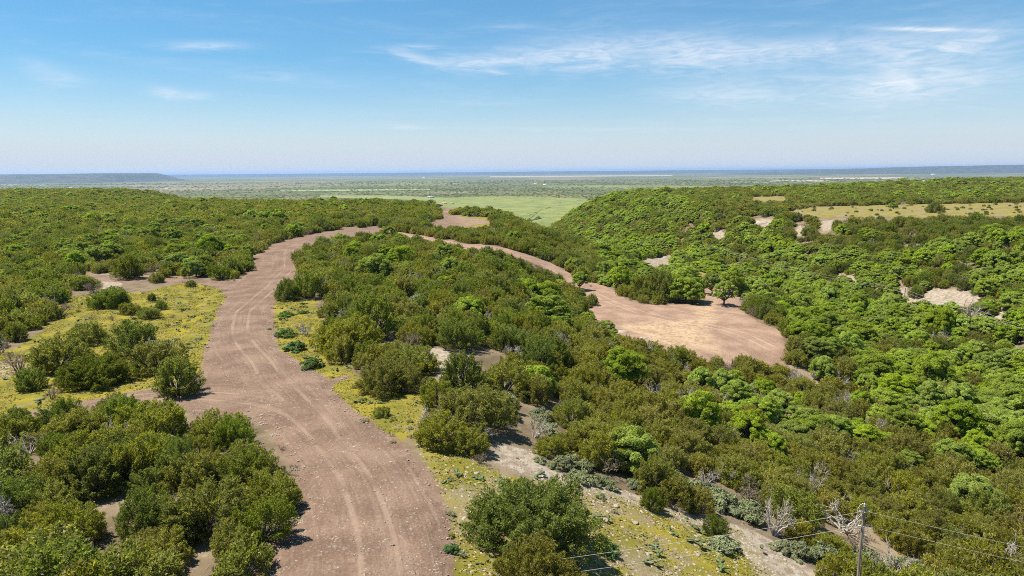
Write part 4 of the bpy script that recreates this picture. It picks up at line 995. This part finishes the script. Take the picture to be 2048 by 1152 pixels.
# ------------------------------------------------------------------ power lines
M_POLE = plain_material('weathered_pole', (0.17, 0.125, 0.090), (0.33, 0.26, 0.20), 3, .9, (1, 1, .08))
M_CER = plain_material('insulator_glaze', (0.55, 0.55, 0.52), (0.70, 0.70, 0.68), 3, .25)
M_WIRE = plain_material('aluminium_wire', (0.50, 0.47, 0.40), (0.62, 0.58, 0.50), 3, .5)
M_STEEL = plain_material('galvanised_steel', (0.30, 0.30, 0.29), (0.42, 0.42, 0.40), 6, .5)
def lathe(prof, n=10, at=(0, 0, 0)):
    V, F = tube([(0, 0, z_) for r_, z_ in prof], [r_ for r_, z_ in prof], n); m_ = len(V)
    return V + np.array(at), F
def ins_shape(): return lathe([(.012, 0), (.05, .02), (.055, .06), (.035, .075), (.06, .10), (.06, .13), (.03, .15), (.045, .17), (.03, .20), (.004, .21)])
def pole(p, H, label, near=True, dr=(1, 0)):
    e = link('utility_pole', None, label=label, category='utility pole', group='utility poles'); e.location = p
    a = math.atan2(dr[1], dr[0]); e.rotation_euler = (0, 0, a)
    rr = np.random.RandomState(int(abs(p[0]) * 10)); zs = np.linspace(-.6, H, 9)
    link('shaft', mesh_np('shaft', *tube([(.015 * math.sin(z_ * .9), 0.012 * math.cos(z_ * .7), z_) for z_ in zs], np.interp(zs, [0, H], [.135, .092]), 14), [M_POLE], smooth=True), e)
    link('pole_cap', mesh_np('pole_cap', *lathe([(.093, H - .01), (.099, H), (.08, H + .03), (.01, H + .05)], 12), [M_POLE]), e)
    V, F = ins_shape(); link('insulator', mesh_np('insulator', V + np.array([0, .0, H + .04]), F, [M_CER], smooth=True), e)
    link('bracket', mesh_np('bracket', *box((-.03, -.13, H - .40), (.03, .13, H - .33)), [M_STEEL]), e)
    for sx in ((-1, 1) if near else ()):
        V, F = ins_shape(); Rr = np.array([[0, 0, sx], [0, 1, 0], [-sx, 0, 0]]); link('strain_insulator', mesh_np('strain_insulator', (V * 1.1) @ Rr.T + np.array([sx * .14, 0, H - .36]), F, [M_CER], smooth=True), e)
        link('clamp', mesh_np('clamp', *tube([(sx * .10, 0, H - .36), (sx * .16, 0, H - .36)], [.02, .02], 5), [M_STEEL]), e)
        V, F = ins_shape(); link('neutral_spool', mesh_np('neutral_spool', (V * .8) @ Rr.T + np.array([sx * .13, 0, H - 1.35]), F, [M_CER], smooth=True), e)
    if near: link('jumper', mesh_np('jumper', *tube([(-.42, 0, H - .37), (-.40, 0, H - .15), (-.28, 0, H + .10), (-.10, 0, H + .22), (0, 0, H + .22), (.12, .02, H + .12), (.25, .02, H - .1), (.40, 0, H - .37)], [.016] * 8, 5), [M_WIRE]), e)
    link('ground_wire', mesh_np('ground_wire', *tube([(.0, -.135, .1), (.0, -.13, H * .5), (0, -.118, H - 1.3)], [.012] * 3, 4), [M_STEEL]), e)
    for zz_ in (H - .36, H - 1.35): link('bolt', mesh_np('bolt', *tube([(0, -.17, zz_), (0, .17, zz_)], [.018, .018], 6), [M_STEEL]), e)
    return e
def wire(a, b, sag, rad, label, n=34):
    a, b = np.array(a, float), np.array(b, float); t = np.linspace(0, 1, n)[:, None]; P = a * (1 - t) + b * t; P[:, 2] -= (4 * sag * t * (1 - t))[:, 0]
    return link('power_line', mesh_np('power_line', *tube(P, [rad] * n, 6), [M_WIRE], smooth=True), label=label, category='wire', group='overhead wires')
CAMP = np.array([0, 0, CAM_Z])
PH = 9.0
base = ground_at(1729, 1013, PH); top = base + np.array([0, 0, PH])
def passing(px, py, z_):
    v = ray(px, py); return CAMP + v * ((z_ - CAM_Z) / v[2])
Q = passing(1350, 1086, top[2] - .36 - .75); Q2 = passing(1905, 1064, top[2] - .36 - .75)
dl = (Q - top)[:2]; dl /= np.linalg.norm(dl); dr2 = (Q2 - top)[:2]; dr2 /= np.linalg.norm(dr2)
ax_ = -dl + dr2; ax_ /= np.linalg.norm(ax_)
pole(base, PH, 'weathered wooden utility pole rising from the thicket at the lower right', dr=ax_)
for dvec, q_, wds, wr in ((dl, Q, 'left', .0095), (dr2, Q2, 'right', .007)):
    span = 62.0; t_ = np.linalg.norm((q_ - top)[:2]) / span; sag = 1.2
    ez = (q_[2] + .36 + 4 * sag * t_ * (1 - t_) - top[2] * (1 - t_)) / t_
    far_ = np.array([top[0] + dvec[0] * span, top[1] + dvec[1] * span, ez]); d3 = np.append(dvec, 0) * .38
    for off, nm in ((.36, 'upper'), (1.35, 'lower')):
        wire(top - np.array([0, 0, off]) + d3, far_ - np.array([0, 0, off]) - d3, sag, wr, nm + ' wire running ' + wds + ' from the near utility pole')
# far line across the draw
fp = []
for (px, py, H_) in ((1811, 576, 6.5), (1943, 611, 6.5)):
    b_ = ground_at(px, py, H_); fp.append(b_ + np.array([0, 0, H_]))
def on_ray(px, py, like, ydist): 
    v = ray(px, py); return CAMP + v * (ydist / v[1])
pA = on_ray(1405, 483, None, fp[0][1] + 150); pB = fp[1] + (fp[1] - fp[0]) * 1.6
vB = ray(2150, 668); pB = CAMP + vB * ((fp[1][1] - (fp[0][1] - fp[1][1]) * 1.5) / vB[1])
dfar = (fp[1] - fp[0])[:2]; dfar /= np.linalg.norm(dfar)
pole(fp[0] - np.array([0, 0, 6.5]), 6.5, 'far utility pole on the bare stony slope, left of two', False, dr=dfar); pole(fp[1] - np.array([0, 0, 6.5]), 6.5, 'far utility pole beside the stony slope, right of two', False, dr=dfar)
for off, nm in ((.36, 'upper'), (1.1, 'lower')):
    o3 = np.array([0, 0, off])
    wire(pA - o3, fp[0] - o3, 1.6, .013, nm + ' far wire coming down the draw to the stony slope'); wire(fp[0] - o3, fp[1] - o3, .5, .013, nm + ' far wire between the two far poles'); wire(fp[1] - o3, pB - o3, .6, .013, nm + ' far wire leaving the picture at the right')
pole(np.array([pA[0], pA[1], float(height(pA[0], pA[1]))]), max(4.0, pA[2] - float(height(pA[0], pA[1]))), 'distant utility pole hidden among the oaks of the draw', False, dr=dfar)

# ------------------------------------------------------------------ small ground things: cactus, rocks, forbs, rubble
def points_in(polys, n, dist_max):
    out = []
    ar = []
    for p in polys:
        lo, hi = p.min(0), p.max(0); m_ = max(4000, min(n * 4, 300000)); q = rs.uniform(lo, hi, (m_, 2)); q = q[inpoly(p, q[:, 0], q[:, 1]) & (np.hypot(q[:, 0], q[:, 1]) < dist_max)]
        ar.append(len(q) / m_ * np.prod(hi - lo)); out.append(q)
    ar = np.array(ar); res = []
    for q, a in zip(out, ar):
        kx = int(round(n * a / max(ar.sum(), 1e-6)))
        if kx and len(q): res.append(q[rs.choice(len(q), kx, replace=kx > len(q))] + rs.normal(size=(kx, 2)) * .15)
    return np.concatenate(res)
def off_road(q): return ~(inpoly(road_poly, q[:, 0], q[:, 1]) | inpoly(clear_poly, q[:, 0], q[:, 1]))
where_g = ['yellow meadow left of the road', 'yellow strip right of the road', 'stony grass at the lower middle']
for gi_, (poly, num) in enumerate(zip(grass_polys[:3], (85, 45, 40))):
    q = points_in([poly], num, 200); q = q[off_road(q)]
    qx, qy, _ = proj(np.stack([q[:, 0], q[:, 1], height(q[:, 0], q[:, 1])], 1))
    for (ax, ay), vx, vy in zip(q, qx, qy):
        if not (5 < vx < 2043 and vy < 1146): continue
        if np.any(np.hypot(placed[:, 0] - ax, placed[:, 1] - ay) < placed[:, 2]): continue
        pr = PEAR[rs.randint(3)]; s = rs.uniform(.9, 1.7)
        plant('prickly_pear', pr, (ax, ay, float(height(ax, ay))), rs.uniform(0, 6.28), (s, s, s * .8), 'low clump of dark green prickly pear on the ' + where_g[gi_], 'cactus', 'prickly pears on the ' + where_g[gi_])
def rock_mesh(seed):
    rr = np.random.RandomState(seed); V = []; n, m_ = 7, 4
    for i in range(m_):
        ph = (i + .3) / m_ * math.pi * .62
        for j in range(n):
            th = j / n * 6.283 + i * .3; k_ = rr.uniform(.75, 1.2); V.append((math.sin(ph + .25) * math.cos(th) * k_, math.sin(ph + .25) * math.sin(th) * k_ * .8, math.cos(ph) * .5 * rr.uniform(.8, 1.1) - .05))
    V.append((0, 0, .45)); F4 = [(i * n + j, (i + 1) * n + j, (i + 1) * n + (j + 1) % n, i * n + (j + 1) % n) for i in range(m_ - 1) for j in range(n)]; F3 = [(len(V) - 1, j, (j + 1) % n) for j in range(n)]
    return mesh_np('limestone_rock', np.array(V), [np.array(F4), np.array(F3)], [M_ROCK])
ROCKS = [rock_mesh(200 + i) for i in range(4)]
rock_px = [(1232, 1012, 16, 'flat white rock right of the big round juniper, biggest of those there'), (1210, 1040, 18, 'low white rock on the stony grass right of the big round juniper'), (1268, 1045, 18, 'pale rock on the stony grass below the small lone juniper'), (1295, 1108, 14, 'pale rock on the stony grass near the lower wire'), (952, 946, 14, 'white stone on the yellow grass above the big round juniper'), (1395, 1110, 12, 'white stone left of the pale shrub by the path'), (1352, 1135, 12, 'white stone near the bottom edge right of the wires'), (1190, 1145, 12, 'white stone under the near wires at the bottom edge'),
           (1246, 664, 30, 'pale boulder at the lower left rim of the clearing, left one'), (1288, 676, 22, 'pale boulder at the lower left rim of the clearing, right one'), (1330, 516, 30, 'pale rock outcrop among the oaks of the draw'), (1525, 446, 34, 'pale rock outcrop left of the far field'), (940, 1130, 10, 'white stone by the road near the bottom edge'), (1150, 1130, 10, 'white stone below the big round juniper')]
for i, (px, py, wp, lab) in enumerate(rock_px):
    p = ground_at(px, py); R = wp / 2 / FOC * np.linalg.norm(p - CAMP); single('limestone_rock', ROCKS[i % 4], (p[0], p[1], p[2] - R * .12), rs.uniform(0, 6.28), (R, R, R * rs.uniform(.6, 1.0)), lab, 'rock', 'pale limestone rocks')
def chips(name, label, q, slo, shi, m_, zoff=0.0):
    """thousands of broken stones as one mass"""
    n = len(q); base_ = np.array([(-1, -.8, -.3), (1, -.9, -.3), (.9, .8, -.3), (-.9, .9, -.3), (-.6, -.5, .45), (.7, -.4, .38), (.5, .55, .5), (-.5, .6, .36)])
    th = rs.uniform(0, 6.283, n); s = (slo + (shi - slo) * rs.beta(1.1, 3.2, n))
    V = base_[None] * rs.uniform(.7, 1.25, (n, 8, 3)); V[:, :, 0] *= rs.uniform(.8, 1.6, (n, 1)); V[:, :, 2] *= rs.uniform(.4, .9, (n, 1))
    c, sn = np.cos(th)[:, None], np.sin(th)[:, None]
    Xr = V[:, :, 0] * c - V[:, :, 1] * sn; Yr = V[:, :, 0] * sn + V[:, :, 1] * c
    P = np.stack([Xr * s[:, None] + q[:, 0:1], Yr * s[:, None] + q[:, 1:2], V[:, :, 2] * s[:, None] + (height(q[:, 0], q[:, 1]) + zoff)[:, None]], -1).reshape(-1, 3)
    f = np.array([(4, 5, 6, 7), (0, 1, 5, 4), (1, 2, 6, 5), (2, 3, 7, 6), (3, 0, 4, 7)])
    F = (f[None] + (np.arange(n) * 8)[:, None, None]).reshape(-1, 4)
    link(name, mesh_np(name, P, F, [m_]), kind='stuff', label=label, category='stones')
q = points_in(cal_polys[:3] + [grass_polys[2]], 3600, 150); q = q[off_road(q)]
chips('limestone_rubble', 'white limestone rubble strewn over the stony grass and path', q, .03, .17, M_ROCK)
q = points_in([road_poly], 7000, 120)
edge = polydist(road_poly, q[:, 0], q[:, 1], True)[0]; q = q[(edge < 1.6) | (rs.uniform(size=len(q)) < .45)]
chips('road_stones', 'loose pale stones and clods on the dirt road', q, .02, .085, plain_material('road_stone', (0.20, 0.155, 0.12), (0.36, 0.31, 0.25), 1.5, .95), .07)
# low flowering cover: small upright blades and leaves
q = points_in(grass_polys[:3], 60000, 190); q = q[off_road(q)]
dn = rolling(q[:, 0], q[:, 1], 5, 4) + .5 * rolling(q[:, 0], q[:, 1], 1.9, 17); q = q[dn > -.12]; n = len(q)
th = rs.uniform(0, 6.283, n); hgt = rs.uniform(.03, .11, n); wd = rs.uniform(.03, .09, n); z0 = height(q[:, 0], q[:, 1])
cx_, sx_ = np.cos(th), np.sin(th); lx, ly = rs.normal(size=n) * .10, rs.normal(size=n) * .10
P = np.stack([np.stack([q[:, 0] - cx_ * wd, q[:, 1] - sx_ * wd, z0 - .02], 1), np.stack([q[:, 0] + cx_ * wd, q[:, 1] + sx_ * wd, z0 - .02], 1), np.stack([q[:, 0] + cx_ * wd * .6 + lx, q[:, 1] + sx_ * wd * .6 + ly, z0 + hgt], 1), np.stack([q[:, 0] - cx_ * wd * .6 + lx * 1.4, q[:, 1] - sx_ * wd * .6 + ly * 1.4, z0 + hgt * .8], 1)], 1).reshape(-1, 3)
link('flowering_ground_cover', mesh_np('flowering_ground_cover', P, np.arange(4 * n).reshape(n, 4), [M_FORB]), kind='stuff', label='low yellow flowering ground cover over the open patches', category='ground cover')
# small dark tufts on the far field
q = points_in([grass_polys[3]], 150, 700); qx, qy, _ = proj(np.stack([q[:, 0], q[:, 1], height(q[:, 0], q[:, 1])], 1))
n = len(q); s = rs.uniform(.10, .30, n); instancer('field_tufts', 'small dark bushes dotted over the far pale field', np.stack([q[:, 0], q[:, 1], height(q[:, 0], q[:, 1])], 1), np.stack([0 * s, 0 * s, rs.uniform(0, 6.28, n)], 1), np.stack([s * 1.6, s * 1.6, s], 1), rs.randint(0, 3, n), FARJ[:3], 'bushes')

# ------------------------------------------------------------------ haze
hz = bpy.data.materials.new('thin_haze'); hz.use_nodes = True; ht = NT(hz.node_tree); ht.n.clear()
pv = ht.new('ShaderNodeVolumePrincipled'); pv.inputs['Color'].default_value = (.44, .66, 1.0, 1); pv.inputs['Density'].default_value = HAZE; pv.inputs['Anisotropy'].default_value = 0.2
mo = ht.new('ShaderNodeOutputMaterial'); ht.l.new(pv.outputs[0], mo.inputs['Volume'])
hv, hf_ = box((-62000, -4000, PLAIN - 30), (62000, 62000, 110)); link('haze', mesh_np('haze', hv, hf_, [hz]), kind='stuff', label='thin pale haze over the far plain', category='haze')
